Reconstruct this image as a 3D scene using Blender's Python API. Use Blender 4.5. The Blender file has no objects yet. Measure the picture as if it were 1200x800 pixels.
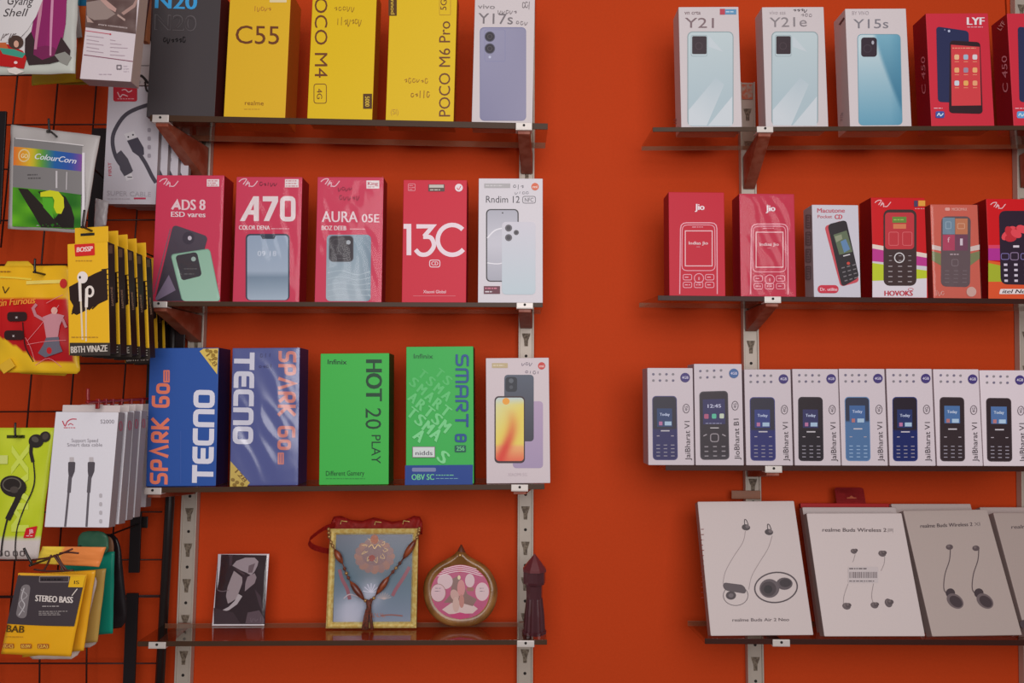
import bpy, bmesh, math, random
from mathutils import Vector, Matrix, noise
random.seed(7)
C = bpy.context.scene.collection
R = math.radians

# ------------------------------------------------------------------ camera
W0, H0, FPX = 1200.0, 800.0, 865.0
CAM = Vector((0.0, -1.10, 1.50))
TILT, ROLL = 4.5, 0.45
cam_m = Matrix.Translation(CAM) @ Matrix.Rotation(R(90 + TILT), 4, 'X') @ Matrix.Rotation(R(ROLL), 4, 'Z')
cd = bpy.data.cameras.new('camera'); co = bpy.data.objects.new('camera', cd); C.objects.link(co)
co.matrix_world = cam_m; cd.sensor_width = 36.0; cd.lens = FPX / W0 * 36.0; cd.clip_start = 0.02
bpy.context.scene.camera = co

# ------------------------------------------------------------------ world and lamps
sc = bpy.context.scene
w = bpy.data.worlds.new('room_light'); sc.world = w; w.use_nodes = True
w.node_tree.nodes['Background'].inputs[0].default_value = (1.0, 0.93, 0.93, 1)
w.node_tree.nodes['Background'].inputs[1].default_value = 0.17
def area(name, loc, target, sx, sy, power, col):
    l = bpy.data.lights.new(name, 'AREA'); l.shape = 'RECTANGLE'; l.size = sx; l.size_y = sy
    l.energy = power; l.color = col
    o = bpy.data.objects.new(name, l); C.objects.link(o); o.location = loc
    o.rotation_euler = (Vector(target) - Vector(loc)).to_track_quat('-Z', 'Y').to_euler()
    return o
area('ceiling_panel_lamp', (0.15, -1.5, 2.65), (0.10, 0.0, 1.55), 0.9, 0.6, 3.6, (1.0, 0.96, 0.94))
area('unseen_front_light', (0.16, -1.75, 1.82), (0.10, 0, 1.62), 1.5, 1.0, 20.5, (1.0, 0.97, 0.97))  # unseen soft source behind the camera, set to weaken shadows under the shelves
sc.view_settings.view_transform = 'Standard'; sc.view_settings.look = 'None'
sc.view_settings.gamma = 1.0; sc.view_settings.exposure = 0.0; sc.view_settings.use_curve_mapping = False

# ------------------------------------------------------------------ placing helpers
R3 = cam_m.to_3x3()
def ray(px, py):
    return (R3 @ Vector(((px - W0 / 2) / FPX, (H0 / 2 - py) / FPX, -1.0)))
def P(px, py, Y):
    d = ray(px, py); t = (Y - CAM.y) / d.y
    return CAM + d * t
def lin(c):
    c = c / 255.0
    return c / 12.92 if c <= 0.04045 else ((c + 0.055) / 1.055) ** 2.4
GL = 0.92
def alb(c, g=1.0):
    return tuple(min(0.88, lin(v) / (GL * g)) for v in c[:3])

# ------------------------------------------------------------------ materials
MC = {}
def mat(name, col, rough=0.5, metal=0.0, noise_amt=0.08, nscale=60.0, bump=0.0, spec=0.5, col2=None, coat=0.0, detail=3.0):
    key = (name, tuple(round(v, 4) for v in col), rough, metal, noise_amt, nscale, bump, col2, coat)
    if key in MC: return MC[key]
    m = bpy.data.materials.new(name); m.use_nodes = True; n = m.node_tree; b = n.nodes['Principled BSDF']
    tc = n.nodes.new('ShaderNodeTexCoord'); nz = n.nodes.new('ShaderNodeTexNoise')
    nz.inputs['Scale'].default_value = nscale; nz.inputs['Detail'].default_value = detail
    n.links.new(tc.outputs['Object'], nz.inputs['Vector'])
    mx = n.nodes.new('ShaderNodeMix'); mx.data_type = 'RGBA'
    c2 = col2 if col2 else tuple(v * (1 - noise_amt) for v in col)
    if not col2: col = tuple(min(1, v * (1 + noise_amt)) for v in col)
    mx.inputs['A'].default_value = (*col, 1); mx.inputs['B'].default_value = (*c2, 1)
    if col2:
        cr = n.nodes.new('ShaderNodeValToRGB'); cr.color_ramp.elements[0].position = 0.42; cr.color_ramp.elements[1].position = 0.58
        n.links.new(nz.outputs['Fac'], cr.inputs[0]); n.links.new(cr.outputs[0], mx.inputs['Factor'])
    else:
        n.links.new(nz.outputs['Fac'], mx.inputs['Factor'])
    n.links.new(mx.outputs['Result'], b.inputs['Base Color'])
    b.inputs['Roughness'].default_value = rough; b.inputs['Metallic'].default_value = metal
    b.inputs['Specular IOR Level'].default_value = spec; b.inputs['Coat Weight'].default_value = coat
    if bump:
        bp = n.nodes.new('ShaderNodeBump'); bp.inputs['Strength'].default_value = bump; bp.inputs['Distance'].default_value = 0.002
        n.links.new(nz.outputs['Fac'], bp.inputs['Height']); n.links.new(bp.outputs[0], b.inputs['Normal'])
    MC[key] = m; return m
def card(c, g=1.0, rough=0.5):
    return mat('printed_card', alb(c, g), rough, 0, 0.03, 400.0, spec=0.3)
def ink_mat(rough):
    k = ('ink', rough)
    if k in MC: return MC[k]
    m = bpy.data.materials.new('printed_ink'); m.use_nodes = True; n = m.node_tree; b = n.nodes['Principled BSDF']
    a = n.nodes.new('ShaderNodeVertexColor'); a.layer_name = 'ink'
    nz = n.nodes.new('ShaderNodeTexNoise'); nz.inputs['Scale'].default_value = 500
    mr = n.nodes.new('ShaderNodeMapRange'); mr.inputs['To Min'].default_value = 0.94; mr.inputs['To Max'].default_value = 1.06
    n.links.new(nz.outputs['Fac'], mr.inputs['Value'])
    vm = n.nodes.new('ShaderNodeVectorMath'); vm.operation = 'SCALE'
    n.links.new(a.outputs['Color'], vm.inputs[0]); n.links.new(mr.outputs[0], vm.inputs['Scale'])
    n.links.new(vm.outputs[0], b.inputs['Base Color']); b.inputs['Roughness'].default_value = rough; b.inputs['Specular IOR Level'].default_value = 0.3
    MC[k] = m; return m
def glassy(name, tint, rough, lo=0.03, hi=1.0, ior=1.45):
    k = ('glassy', name, tint, rough)
    if k in MC: return MC[k]
    m = bpy.data.materials.new(name); m.use_nodes = True; n = m.node_tree
    n.nodes.remove(n.nodes['Principled BSDF']); out = n.nodes['Material Output']
    t = n.nodes.new('ShaderNodeBsdfTransparent'); g = n.nodes.new('ShaderNodeBsdfGlossy')
    t.inputs[0].default_value = (*tint, 1); g.inputs['Roughness'].default_value = rough
    # thin sheet: reflection rises towards grazing sight, only where light enters the sheet
    f = n.nodes.new('ShaderNodeLayerWeight'); f.inputs[0].default_value = 0.5
    pw = n.nodes.new('ShaderNodeMath'); pw.operation = 'POWER'; pw.inputs[1].default_value = 4.5
    ad = n.nodes.new('ShaderNodeMath'); ad.operation = 'MULTIPLY_ADD'; ad.inputs[1].default_value = 0.9; ad.inputs[2].default_value = 0.04 + lo; ad.use_clamp = True
    ge = n.nodes.new('ShaderNodeNewGeometry'); iv = n.nodes.new('ShaderNodeMath'); iv.operation = 'SUBTRACT'; iv.inputs[0].default_value = 1.0
    mu = n.nodes.new('ShaderNodeMath'); mu.operation = 'MULTIPLY'
    x = n.nodes.new('ShaderNodeMixShader')
    n.links.new(f.outputs['Facing'], pw.inputs[0]); n.links.new(pw.outputs[0], ad.inputs[0]); n.links.new(ge.outputs['Backfacing'], iv.inputs[1])
    n.links.new(ad.outputs[0], mu.inputs[0]); n.links.new(iv.outputs[0], mu.inputs[1]); n.links.new(mu.outputs[0], x.inputs[0])
    n.links.new(t.outputs[0], x.inputs[1]); n.links.new(g.outputs[0], x.inputs[2]); n.links.new(x.outputs[0], out.inputs[0])
    MC[k] = m; return m
SHELF_GLASS = glassy('shelf_glass', (0.82, 0.80, 0.76), 0.05, 0.04)
FILM = glassy('clear_film', (0.985, 0.98, 0.985), 0.12, -0.02)
FILM_HAZY = glassy('hazy_film', (0.97, 0.97, 0.975), 0.20, 0.0)

# ------------------------------------------------------------------ object helpers
def link(name, me, m=None, parent=None, mw=None, smooth=False):
    o = bpy.data.objects.new(name, me); C.objects.link(o)
    if m is not None:
        for q in (m if isinstance(m, (list, tuple)) else [m]): me.materials.append(q)
    if smooth:
        for p in me.polygons: p.use_smooth = True
    if parent is not None: o.parent = parent
    if mw is not None: o.matrix_world = mw
    return o
def tag(o, label, cat, group=None):
    o['label'] = label; o['category'] = cat
    if group: o['group'] = group
    return o
def empty(name, loc, label, cat, group=None, mw=None):
    o = bpy.data.objects.new(name, None); C.objects.link(o); o.empty_display_size = 0.02
    o.matrix_world = mw if mw is not None else Matrix.Translation(loc)
    return tag(o, label, cat, group)
def child(name, bm, m, parent, smooth=False, world=True):
    """bm in world coordinates (world=True) is moved into the parent's space"""
    if world: bm.transform(parent.matrix_world.inverted())
    me = bpy.data.meshes.new(name); bm.to_mesh(me); bm.free()
    return link(name, me, m, parent, None, smooth)
def box_bm(x0, x1, y0, y1, z0, z1, bev=0.0, seg=2):
    bm = bmesh.new(); bmesh.ops.create_cube(bm, size=1.0)
    for v in bm.verts:
        v.co = Vector((x0 if v.co.x < 0 else x1, y0 if v.co.y < 0 else y1, z0 if v.co.z < 0 else z1))
    if bev: bmesh.ops.bevel(bm, geom=bm.edges[:], offset=bev, segments=seg, affect='EDGES', profile=0.5)
    return bm
def tube(bm, pts, r, n=8, rads=None, closed=False):
    pts = [Vector(p) for p in pts]; rings = []
    m = len(pts)
    up = None
    for i, p in enumerate(pts):
        if closed: d = pts[(i + 1) % m] - pts[i - 1]
        else: d = (pts[min(i + 1, m - 1)] - pts[max(i - 1, 0)])
        d.normalize()
        if up is None: up = d.orthogonal().normalized()
        up = (up - d * up.dot(d)).normalized(); s = d.cross(up)
        rr = rads[i] if rads else r
        rings.append([bm.verts.new(p + (up * math.cos(2 * math.pi * k / n) + s * math.sin(2 * math.pi * k / n)) * rr) for k in range(n)])
    for i in range(m if closed else m - 1):
        a, b = rings[i], rings[(i + 1) % m]
        for k in range(n): bm.faces.new((a[k], a[(k + 1) % n], b[(k + 1) % n], b[k]))
    if not closed:
        bm.faces.new(rings[0][::-1]); bm.faces.new(rings[-1])
    return bm
def catmull(pts, n=6):
    pts = [Vector(p) for p in pts]; out = []
    for i in range(len(pts) - 1):
        p0 = pts[max(i - 1, 0)]; p1 = pts[i]; p2 = pts[i + 1]; p3 = pts[min(i + 2, len(pts) - 1)]
        for k in range(n):
            t = k / n
            out.append(0.5 * ((2 * p1) + (p2 - p0) * t + (2 * p0 - 5 * p1 + 4 * p2 - p3) * t * t + (3 * p1 - p0 - 3 * p2 + p3) * t ** 3))
    out.append(pts[-1]); return out

# ------------------------------------------------------------------ text as flat ink
TXT = {}
def text_mesh(s, weight):
    k = (s, weight)
    if k in TXT: return TXT[k]
    cu = bpy.data.curves.new('t', 'FONT'); cu.body = s; cu.size = 1.0; cu.offset = weight; cu.resolution_u = 3
    cu.fill_mode = 'FRONT'
    ob = bpy.data.objects.new('t', cu); C.objects.link(ob)
    dg = bpy.context.evaluated_depsgraph_get(); dg.update()
    me = ob.evaluated_get(dg).to_mesh()
    vs = [(v.co.x, v.co.y) for v in me.vertices]; fs = [tuple(p.vertices) for p in me.polygons]
    ob.evaluated_get(dg).to_mesh_clear()
    bpy.data.objects.remove(ob); bpy.data.curves.remove(cu)
    TXT[k] = (vs, fs); return TXT[k]
_h = text_mesh('H', 0.0); CAPH = max(v[1] for v in _h[0])

def rnd(pts, r=0.22, closed=False, n=3):
    """round the corners of a glyph polyline"""
    out = []; m = len(pts)
    for i, p in enumerate(pts):
        if not closed and i in (0, m - 1): out.append(p); continue
        a = pts[i - 1]; b = pts[(i + 1) % m]
        def toward(q):
            d = math.hypot(q[0] - p[0], q[1] - p[1]); k = min(r, d * 0.5) / max(d, 1e-6)
            return (p[0] + (q[0] - p[0]) * k, p[1] + (q[1] - p[1]) * k)
        s, e = toward(a), toward(b)
        for k in range(n + 1):
            t = k / n
            out.append(tuple((1 - t) ** 2 * s[j] + 2 * t * (1 - t) * p[j] + t * t * e[j] for j in (0, 1)))
    return out
GL_ = {  # block glyphs: (width, [(polyline, closed, round)])
 'T': (0.75, [([(0, 1), (.75, 1)], 0, 0), ([(.375, 1), (.375, 0)], 0, 0)]),
 'E': (0.7, [([(.7, 1), (0, 1), (0, 0), (.7, 0)], 0, 1), ([(0, .5), (.62, .5)], 0, 0)]),
 'C': (0.7, [([(.7, 1), (0, 1), (0, 0), (.7, 0)], 0, 1)]),
 'N': (0.75, [([(0, 0), (0, 1), (.75, 1), (.75, 0)], 0, 1)]),
 'n': (0.8, [([(0, 0), (0, 1), (.8, 0), (.8, 1)], 0, 0)]),
 'O': (0.75, [([(0, 0), (0, 1), (.75, 1), (.75, 0)], 1, 1)]),
 '0': (0.62, [([(0, 0), (0, 1), (.62, 1), (.62, 0)], 1, 1)]),
 'o': (0.6, [([(0, 0), (0, .72), (.6, .72), (.6, 0)], 1, 1)]),
 'S': (0.65, [([(.65, 1), (0, 1), (0, .5), (.65, .5), (.65, 0), (0, 0)], 0, 1)]),
 'P': (0.65, [([(0, 0), (0, 1), (.65, 1), (.65, .42), (.27, .42)], 0, 1)]),
 'A': (0.75, [([(0, 0), (.37, 1), (.75, 0)], 0, 0), ([(.15, .3), (.6, .3)], 0, 0)]),
 'V': (0.75, [([(0, 0), (.37, 1), (.75, 0)], 0, 0)]),
 'a': (0.7, [([(0, 0), (0, 1), (.7, 1), (.7, 0)], 0, 1), ([(0, .4), (.7, .4)], 0, 0)]),
 'R': (0.65, [([(0, 0), (0, 1), (.65, 1), (.65, .45), (.27, .45)], 0, 1), ([(.36, .33), (.62, .06)], 0, 0)]),
 'K': (0.65, [([(0, 0), (0, 1)], 0, 0), ([(.65, 1), (.08, .5), (.65, 0)], 0, 0)]),
 'G': (0.68, [([(.68, 1), (0, 1), (0, 0), (.68, 0), (.68, .5), (.35, .5)], 0, 1)]),
 'M': (0.85, [([(0, 0), (0, 1), (.85, 1), (.85, 0)], 0, 1), ([(.425, 1), (.425, 0)], 0, 0)]),
 '7': (0.65, [([(0, 1), (.65, 1), (.2, 0)], 0, 0)]),
 '2': (0.62, [([(0, 1), (.62, 1), (.62, .55), (0, .45), (0, 0), (.62, 0)], 0, 1)]),
 '8': (0.62, [([(0, 0), (0, 1), (.62, 1), (.62, 0)], 1, 1), ([(0, .52), (.62, .52)], 0, 0)]),
 '-': (0.3, [([(0, .45), (.3, .45)], 0, 0)]),
 ' ': (0.25, []),
}
def cfn(c): return c if callable(c) else (lambda x, y: c)
def lerp(a, b, t): return tuple(a[i] + (b[i] - a[i]) * t for i in range(len(a)))
def bil(q, s, t):
    """q = TL,TR,BR,BL; s to the right, t downwards"""
    a = lerp(q[0], q[1], s); b = lerp(q[3], q[2], s); return lerp(a, b, t)

class Print:
    """flat ink on one face of a thing; every point is given where the photograph shows it"""
    def __init__(s, own, name, face='front', rough=0.45):
        s.own = own; s.name = name; s.face = face; s.v = []; s.f = []; s.c = []; s.rough = rough
    def F(s, p): return s.own.F(p, s.face)
    def nrm(s): return s.own.N(s.face)
    def _lift(s):
        s.own.lay += 1; return 0.00025 + 0.000018 * s.own.lay
    def put(s, loc3, faces, cols, lift):
        b = len(s.v); n = s.nrm()
        s.v += [p + n * lift for p in loc3]
        s.f += [tuple(i + b for i in f) for f in faces]; s.c += cols
    def poly(s, pts, col, lift=None):
        l = lift or s._lift(); f = cfn(col)
        s.put([s.F(p) for p in pts], [tuple(range(len(pts)))[::-1]], [[f(*p) for p in pts][::-1]], l); return s
    def rect(s, x0, y0, x1, y1, col): return s.poly([(x0, y0), (x1, y0), (x1, y1), (x0, y1)], col)
    def rq(s, quad, r, col, nx=1, ny=1):
        """rounded quad with a colour function of (s,t)"""
        if len(quad) == 4 and not isinstance(quad[0], (tuple, list)):
            x0, y0, x1, y1 = quad; quad = [(x0, y0), (x1, y0), (x1, y1), (x0, y1)]
        l = s._lift(); wd = math.dist(quad[0], quad[1]); ht = math.dist(quad[0], quad[3])
        rx, ry = r / wd, r / ht; ts = [0.0]
        if r:
            for k in range(1, 4): ts.append(ry * (1 - math.cos(k * math.pi / 8)))
            ts.append(ry)
        inner0 = ts[-1]; inner1 = 1 - inner0
        for k in range(1, ny + 1): ts.append(inner0 + (inner1 - inner0) * k / ny)
        if r: ts += [1 - t for t in ts[:4][::-1]]
        fn = col if callable(col) else (lambda a, b: col)
        pts, loc = [], []
        for t in ts:
            d = min(t, 1 - t); ins = 0.0
            if r and d < ry: ins = rx * (1 - math.sqrt(max(0, 1 - (1 - d / ry) ** 2)))
            for k in range(nx + 1):
                a = ins + (1 - 2 * ins) * k / nx
                pts.append((a, t)); loc.append(s.F(bil(quad, a, t)))
        fs, cs = [], []
        for j in range(len(ts) - 1):
            for i in range(nx):
                q = (j * (nx + 1) + i, j * (nx + 1) + i + 1, (j + 1) * (nx + 1) + i + 1, (j + 1) * (nx + 1) + i)[::-1]
                fs.append(q); cs.append([fn(*pts[k]) for k in q])
        s.put(loc, fs, cs, l); return s
    def ell(s, cx, cy, rx, ry, col, rot=0.0, n=20):
        a = R(rot); pts = []
        for k in range(n):
            t = 2 * math.pi * k / n; x, y = rx * math.cos(t), ry * math.sin(t)
            pts.append((cx + x * math.cos(a) - y * math.sin(a), cy + x * math.sin(a) + y * math.cos(a)))
        return s.poly(pts, col)
    def stroke(s, pts, wd, col, closed=False, lift=None, cap=False):
        l = lift or s._lift(); m = len(pts)
        if m < 2: return s
        L, Rr = [], []
        for i, p in enumerate(pts):
            a = pts[i - 1] if (i > 0 or closed) else None; b = pts[(i + 1) % m] if (i < m - 1 or closed) else None
            def unit(u, v):
                d = math.dist(u, v) or 1e-6; return ((v[0] - u[0]) / d, (v[1] - u[1]) / d)
            d1 = unit(a, p) if a else None; d2 = unit(p, b) if b else None
            if d1 is None: d1 = d2
            if d2 is None: d2 = d1
            n1 = (-d1[1], d1[0]); n2 = (-d2[1], d2[0]); nn = (n1[0] + n2[0], n1[1] + n2[1]); q = math.hypot(*nn)
            if q < 1e-3: nn = n1; k = 1
            else:
                nn = (nn[0] / q, nn[1] / q); k = 1 / max(0.45, nn[0] * n1[0] + nn[1] * n1[1])
            L.append((p[0] + nn[0] * wd / 2 * k, p[1] + nn[1] * wd / 2 * k)); Rr.append((p[0] - nn[0] * wd / 2 * k, p[1] - nn[1] * wd / 2 * k))
        f = cfn(col)
        loc = [s.F(p) for p in L] + [s.F(p) for p in Rr]; fs = []; cs = []
        for i in range(m if closed else m - 1):
            j = (i + 1) % m; q = (i, j, m + j, m + i); fs.append(q); c = f(*pts[i]); cs.append([c] * 4)
        s.put(loc, fs, cs, l); return s
    def curve(s, pts, wd, col, n=5, closed=False):
        v = [Vector((p[0], p[1], 0)) for p in (list(pts) + [pts[0]] if closed else pts)]
        return s.stroke([(q.x, q.y) for q in catmull(v, n)], wd, col)
    def ring(s, cx, cy, rx, ry, wd, col, n=22, rot=0):
        a = R(rot)
        return s.stroke([(cx + rx * math.cos(2 * math.pi * k / n) * math.cos(a) - ry * math.sin(2 * math.pi * k / n) * math.sin(a),
                          cy + rx * math.cos(2 * math.pi * k / n) * math.sin(a) + ry * math.sin(2 * math.pi * k / n) * math.cos(a)) for k in range(n)], wd, col, True)
    def rrect(s, x0, y0, x1, y1, r, wd, col):
        return s.stroke(rnd([(x0, y0), (x1, y0), (x1, y1), (x0, y1)], r, True), wd, col, True)
    def frame3(s, p0, p1, h):
        a = s.F(p0); b = s.F(p1); d = math.dist(p0, p1); ux, uy = (p1[0] - p0[0]) / d, (p1[1] - p0[1]) / d
        u = s.F((p0[0] + uy * h, p0[1] - ux * h))
        return a, b - a, u - a
    def text(s, t, p0, p1, h, col, weight=0.0, shear=0.0):
        if weight > 0.012:
            d = math.dist(p0, p1); k = min(weight * 0.85 * h / CAPH / 1.0, d * .08); ux, uy = (p1[0] - p0[0]) / d * k, (p1[1] - p0[1]) / d * k
            s.text(t, (p0[0] + ux * 2, p0[1] + uy * 2), p1, h, col, 0, shear)
            s.text(t, (p0[0] + ux, p0[1] + uy), (p1[0] - ux, p1[1] - uy), h, col, 0, shear)
            p1 = (p1[0] - ux * 2, p1[1] - uy * 2)
        vs, fs = text_mesh(t, 0.0)
        if not vs: return s
        l = s._lift(); a, e, u = s.frame3(p0, p1, h)
        x0 = min(v[0] for v in vs); x1 = max(v[0] for v in vs)
        loc = [a + e * ((v[0] - x0) / (x1 - x0)) + u * (v[1] / CAPH) + e * (shear * v[1] / (x1 - x0)) for v in vs]
        s.put(loc, fs, [[col] * len(f) for f in fs], l); return s
    def block(s, t, p0, p1, h, wd, col, shear=0.0, r=0.22, gap=0.28):
        """lettering made of even strokes with rounded corners"""
        tot = sum(GL_[c][0] for c in t) + gap * (len(t) - 1); x = 0.0
        d = math.dist(p0, p1); ux, uy = (p1[0] - p0[0]) / d, (p1[1] - p0[1]) / d
        k = (d - wd) / tot; hh = h - wd; l = s._lift()
        for c in t:
            gw, ls = GL_[c]
            for pl, cl, ro in ls:
                pl = rnd(pl, r, cl) if ro else pl
                pts = []
                for gx, gy in pl:
                    X = wd / 2 + (x + gx) * k + shear * gy * hh; Y = wd / 2 + gy * hh
                    pts.append((p0[0] + ux * X + uy * Y, p0[1] + uy * X - ux * Y))
                if not cl and len(pts) > 1:   # square ends
                    for e, f2 in ((0, 1), (-1, -2)):
                        dd = math.dist(pts[e], pts[f2]) or 1
                        # ends that start a letter bar are pushed out half a stroke
                        pts[e] = (pts[e][0] + (pts[e][0] - pts[f2][0]) / dd * wd / 2 * 0.98, pts[e][1] + (pts[e][1] - pts[f2][1]) / dd * wd / 2 * 0.98)
                s.stroke(pts, wd, col, bool(cl), lift=l); l += 0.000012
            x += gw + gap
        return s
    def scrawl(s, x0, y0, x1, y1, col, wd=0.9, n=9, seed=0):
        """pen handwriting"""
        rg = random.Random(seed); pts = []
        n = max(3, int((x1 - x0) / 4.2)); h = (y1 - y0) / 2
        for k in range(n):
            cx = x0 + (x1 - x0) * (k + .5) / n; cy = (y0 + y1) / 2 + rg.uniform(-.6, .6); q = rg.randrange(4); pts = []
            a = h * rg.uniform(.6, 1.15)
            if q == 0: pts = [(cx - 1.6, cy - a * .6), (cx - 1.2, cy + a), (cx + .6, cy + a * .4), (cx + 1.6, cy - a * .5)]
            elif q == 1: pts = [(cx + 1.5, cy - a * .5), (cx - .8, cy - a * .7), (cx - 1.3, cy + a * .5), (cx + .6, cy + a * .7), (cx + 1.7, cy)]
            elif q == 2: pts = [(cx, cy - a), (cx - .4, cy + a)]
            else: pts = [(cx - 1.5, cy), (cx + 1.2, cy - a * .4), (cx + .4, cy + a * .6), (cx + 1.8, cy + a * .2)]
            s.curve(pts, wd * .75, col, 4)
        return s
    def lines(s, x0, y0, x1, y1, n, col, wd=0.8, seed=0):
        """rows of print too small to read"""
        rg = random.Random(seed); l = s._lift()
        for k in range(n):
            y = y0 + (y1 - y0) * k / max(1, n - 1); x = x0; e = x1 - rg.random() * (x1 - x0) * 0.35
            while x < e:
                q = min(e, x + rg.uniform(1.5, 5)); s.stroke([(x, y), (q, y)], wd, col, lift=l); x = q + 0.9
        return s
    def build(s, g):
        if not s.f: return
        n = s.name
        me = bpy.data.meshes.new(n); me.from_pydata([tuple(v) for v in s.v], [], s.f)
        at = me.color_attributes.new('ink', 'FLOAT_COLOR', 'CORNER'); arr = []
        for poly, cs in zip(s.f, s.c):
            for c in cs: arr += [*alb(c, g), 1.0]
        at.data.foreach_set('color', arr)
        if isinstance(s.own, Pouch):   # lay the print onto the swollen face
            bm = bmesh.new(); bm.from_mesh(me); bmesh.ops.triangulate(bm, faces=bm.faces[:])
            for _ in range(4):
                es = [e for e in bm.edges if e.calc_length() > 0.006]
                if not es: break
                bmesh.ops.subdivide_edges(bm, edges=es, cuts=1); bmesh.ops.triangulate(bm, faces=bm.faces[:])
            for v in bm.verts: v.co += s.own.surf(v.co)
            bm.to_mesh(me); bm.free()
        o = link(n, me, ink_mat(s.rough), s.own.ob); return o

class Thing:
    def F(s, p, face='front'):
        d = s.inv3 @ ray(*p); o = s.inv @ CAM
        if face == 'front': t = (s.yf - o.y) / d.y
        elif face == 'left': t = (s.x0 - o.x) / d.x
        elif face == 'right': t = (s.x1 - o.x) / d.x
        elif face == 'bottom': t = (s.z0 - o.z) / d.z
        return o + d * t
    def N(s, face): return {'front': Vector((0, -1, 0)), 'left': Vector((-1, 0, 0)), 'right': Vector((1, 0, 0)), 'bottom': Vector((0, 0, -1))}[face]
    def surf(s, p): return Vector((0, 0, 0))
    def p(s, name='lettering', face='front'):
        k = (name, face)
        if k not in s.prints: s.prints[k] = Print(s, name, face, s.ir)
        return s.prints[k]
    def setup(s, quad, Y, lean, yaw, roll, zbase):
        TLp, TRp, BRp, BLp = quad; s.quad = quad; s.prints = {}; s.lay = 0; s.yf = 0.0; s.ir = 0.42
        bl, br = P(*BLp, Y), P(*BRp, Y); o = (bl + br) / 2
        if roll is None: roll = math.degrees(math.atan2(br.z - bl.z, br.x - bl.x))
        if zbase is not None: o.z = zbase(o.x)
        s.mw = Matrix.Translation(o) @ Matrix.Rotation(R(yaw), 4, 'Z') @ Matrix.Rotation(R(-roll), 4, 'Y') @ Matrix.Rotation(R(-lean), 4, 'X')
        s.inv = s.mw.inverted(); s.inv3 = s.inv.to_3x3()
    def q(s, a, b): return bil(s.quad, a, b)
    def done(s):
        for pr in s.prints.values(): pr.build(s.g)
        return s.ob

THINGS = []
class Carton(Thing):
    def __init__(s, name, label, cat, quad, col, depth=0.04, Y=-0.108, shelf=None, lean=0.0, yaw=0.0, roll=None,
                 side=None, group=None, g=1.0, bev=0.0007, rough=0.5, parent=None):
        zb = (lambda x: shelf.ztop(x) + 0.0003 + depth * math.sin(R(lean))) if shelf else None
        s.setup(quad, Y, lean, yaw, shelf.ang if shelf else roll, zb); s.g = g; s.d = depth
        cs = [s.F(p) for p in quad]
        s.x0 = (cs[0].x + cs[3].x) / 2; s.x1 = (cs[1].x + cs[2].x) / 2
        s.z1 = (cs[0].z + cs[1].z) / 2; s.z0 = 0.0 if shelf else (cs[2].z + cs[3].z) / 2
        bm = box_bm(s.x0, s.x1, 0, depth, s.z0, s.z1, bev)
        bm.faces.ensure_lookup_table()
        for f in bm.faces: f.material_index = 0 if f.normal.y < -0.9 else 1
        # the folded lid: a fine closing line round the upper end
        me = bpy.data.meshes.new(name); bm.to_mesh(me); bm.free()
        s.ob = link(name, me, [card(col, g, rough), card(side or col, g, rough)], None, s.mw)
        tag(s.ob, label, cat, group); THINGS.append(s)
    def lid(s, z=0.012, col=(150, 140, 140)):
        """tuck lid: a raised flap edge on the top end of the carton"""
        e = 0.0004
        bm = box_bm(s.x0 + 0.001, s.x1 - 0.001, 0.001, s.d - 0.001, s.z1, s.z1 + 0.0008)
        me = bpy.data.meshes.new('lid_flap'); bm.to_mesh(me); bm.free()
        link('lid_flap', me, card(col, s.g), s.ob)
    def film(s, m=None, amp=0.0012, seed=0, name='shrink_wrap', scale=30.0, dy=0.0024, quad=None):
        nx, nz = 34, 60; vs = []; fs = []
        for j in range(nz + 1):
            for i in range(nx + 1):
                x = s.x0 + (s.x1 - s.x0) * i / nx; z = s.z0 + (s.z1 - s.z0) * j / nz
                e = min(1, 5 * min(i / nx, 1 - i / nx)) * min(1, 6 * min(j / nz, 1 - j / nz))
                h = noise.noise(Vector((x * scale + seed * 7.1, z * scale * 0.6, seed))) + 0.9 * (1 - 2.2 * abs(noise.noise(Vector((x * scale * 1.9 + z * 20, z * scale * 0.9, seed + 3)))))
                vs.append((x, -dy - amp * h * (0.3 + 0.7 * e) + (0.0006 if e == 0 else 0), z))
        for j in range(nz):
            for i in range(nx):
                a = j * (nx + 1) + i; fs.append((a, a + 1, a + nx + 2, a + nx + 1))
        me = bpy.data.meshes.new(name); me.from_pydata(vs, [], fs)
        return link(name, me, m or FILM, s.ob, None, True)

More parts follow.
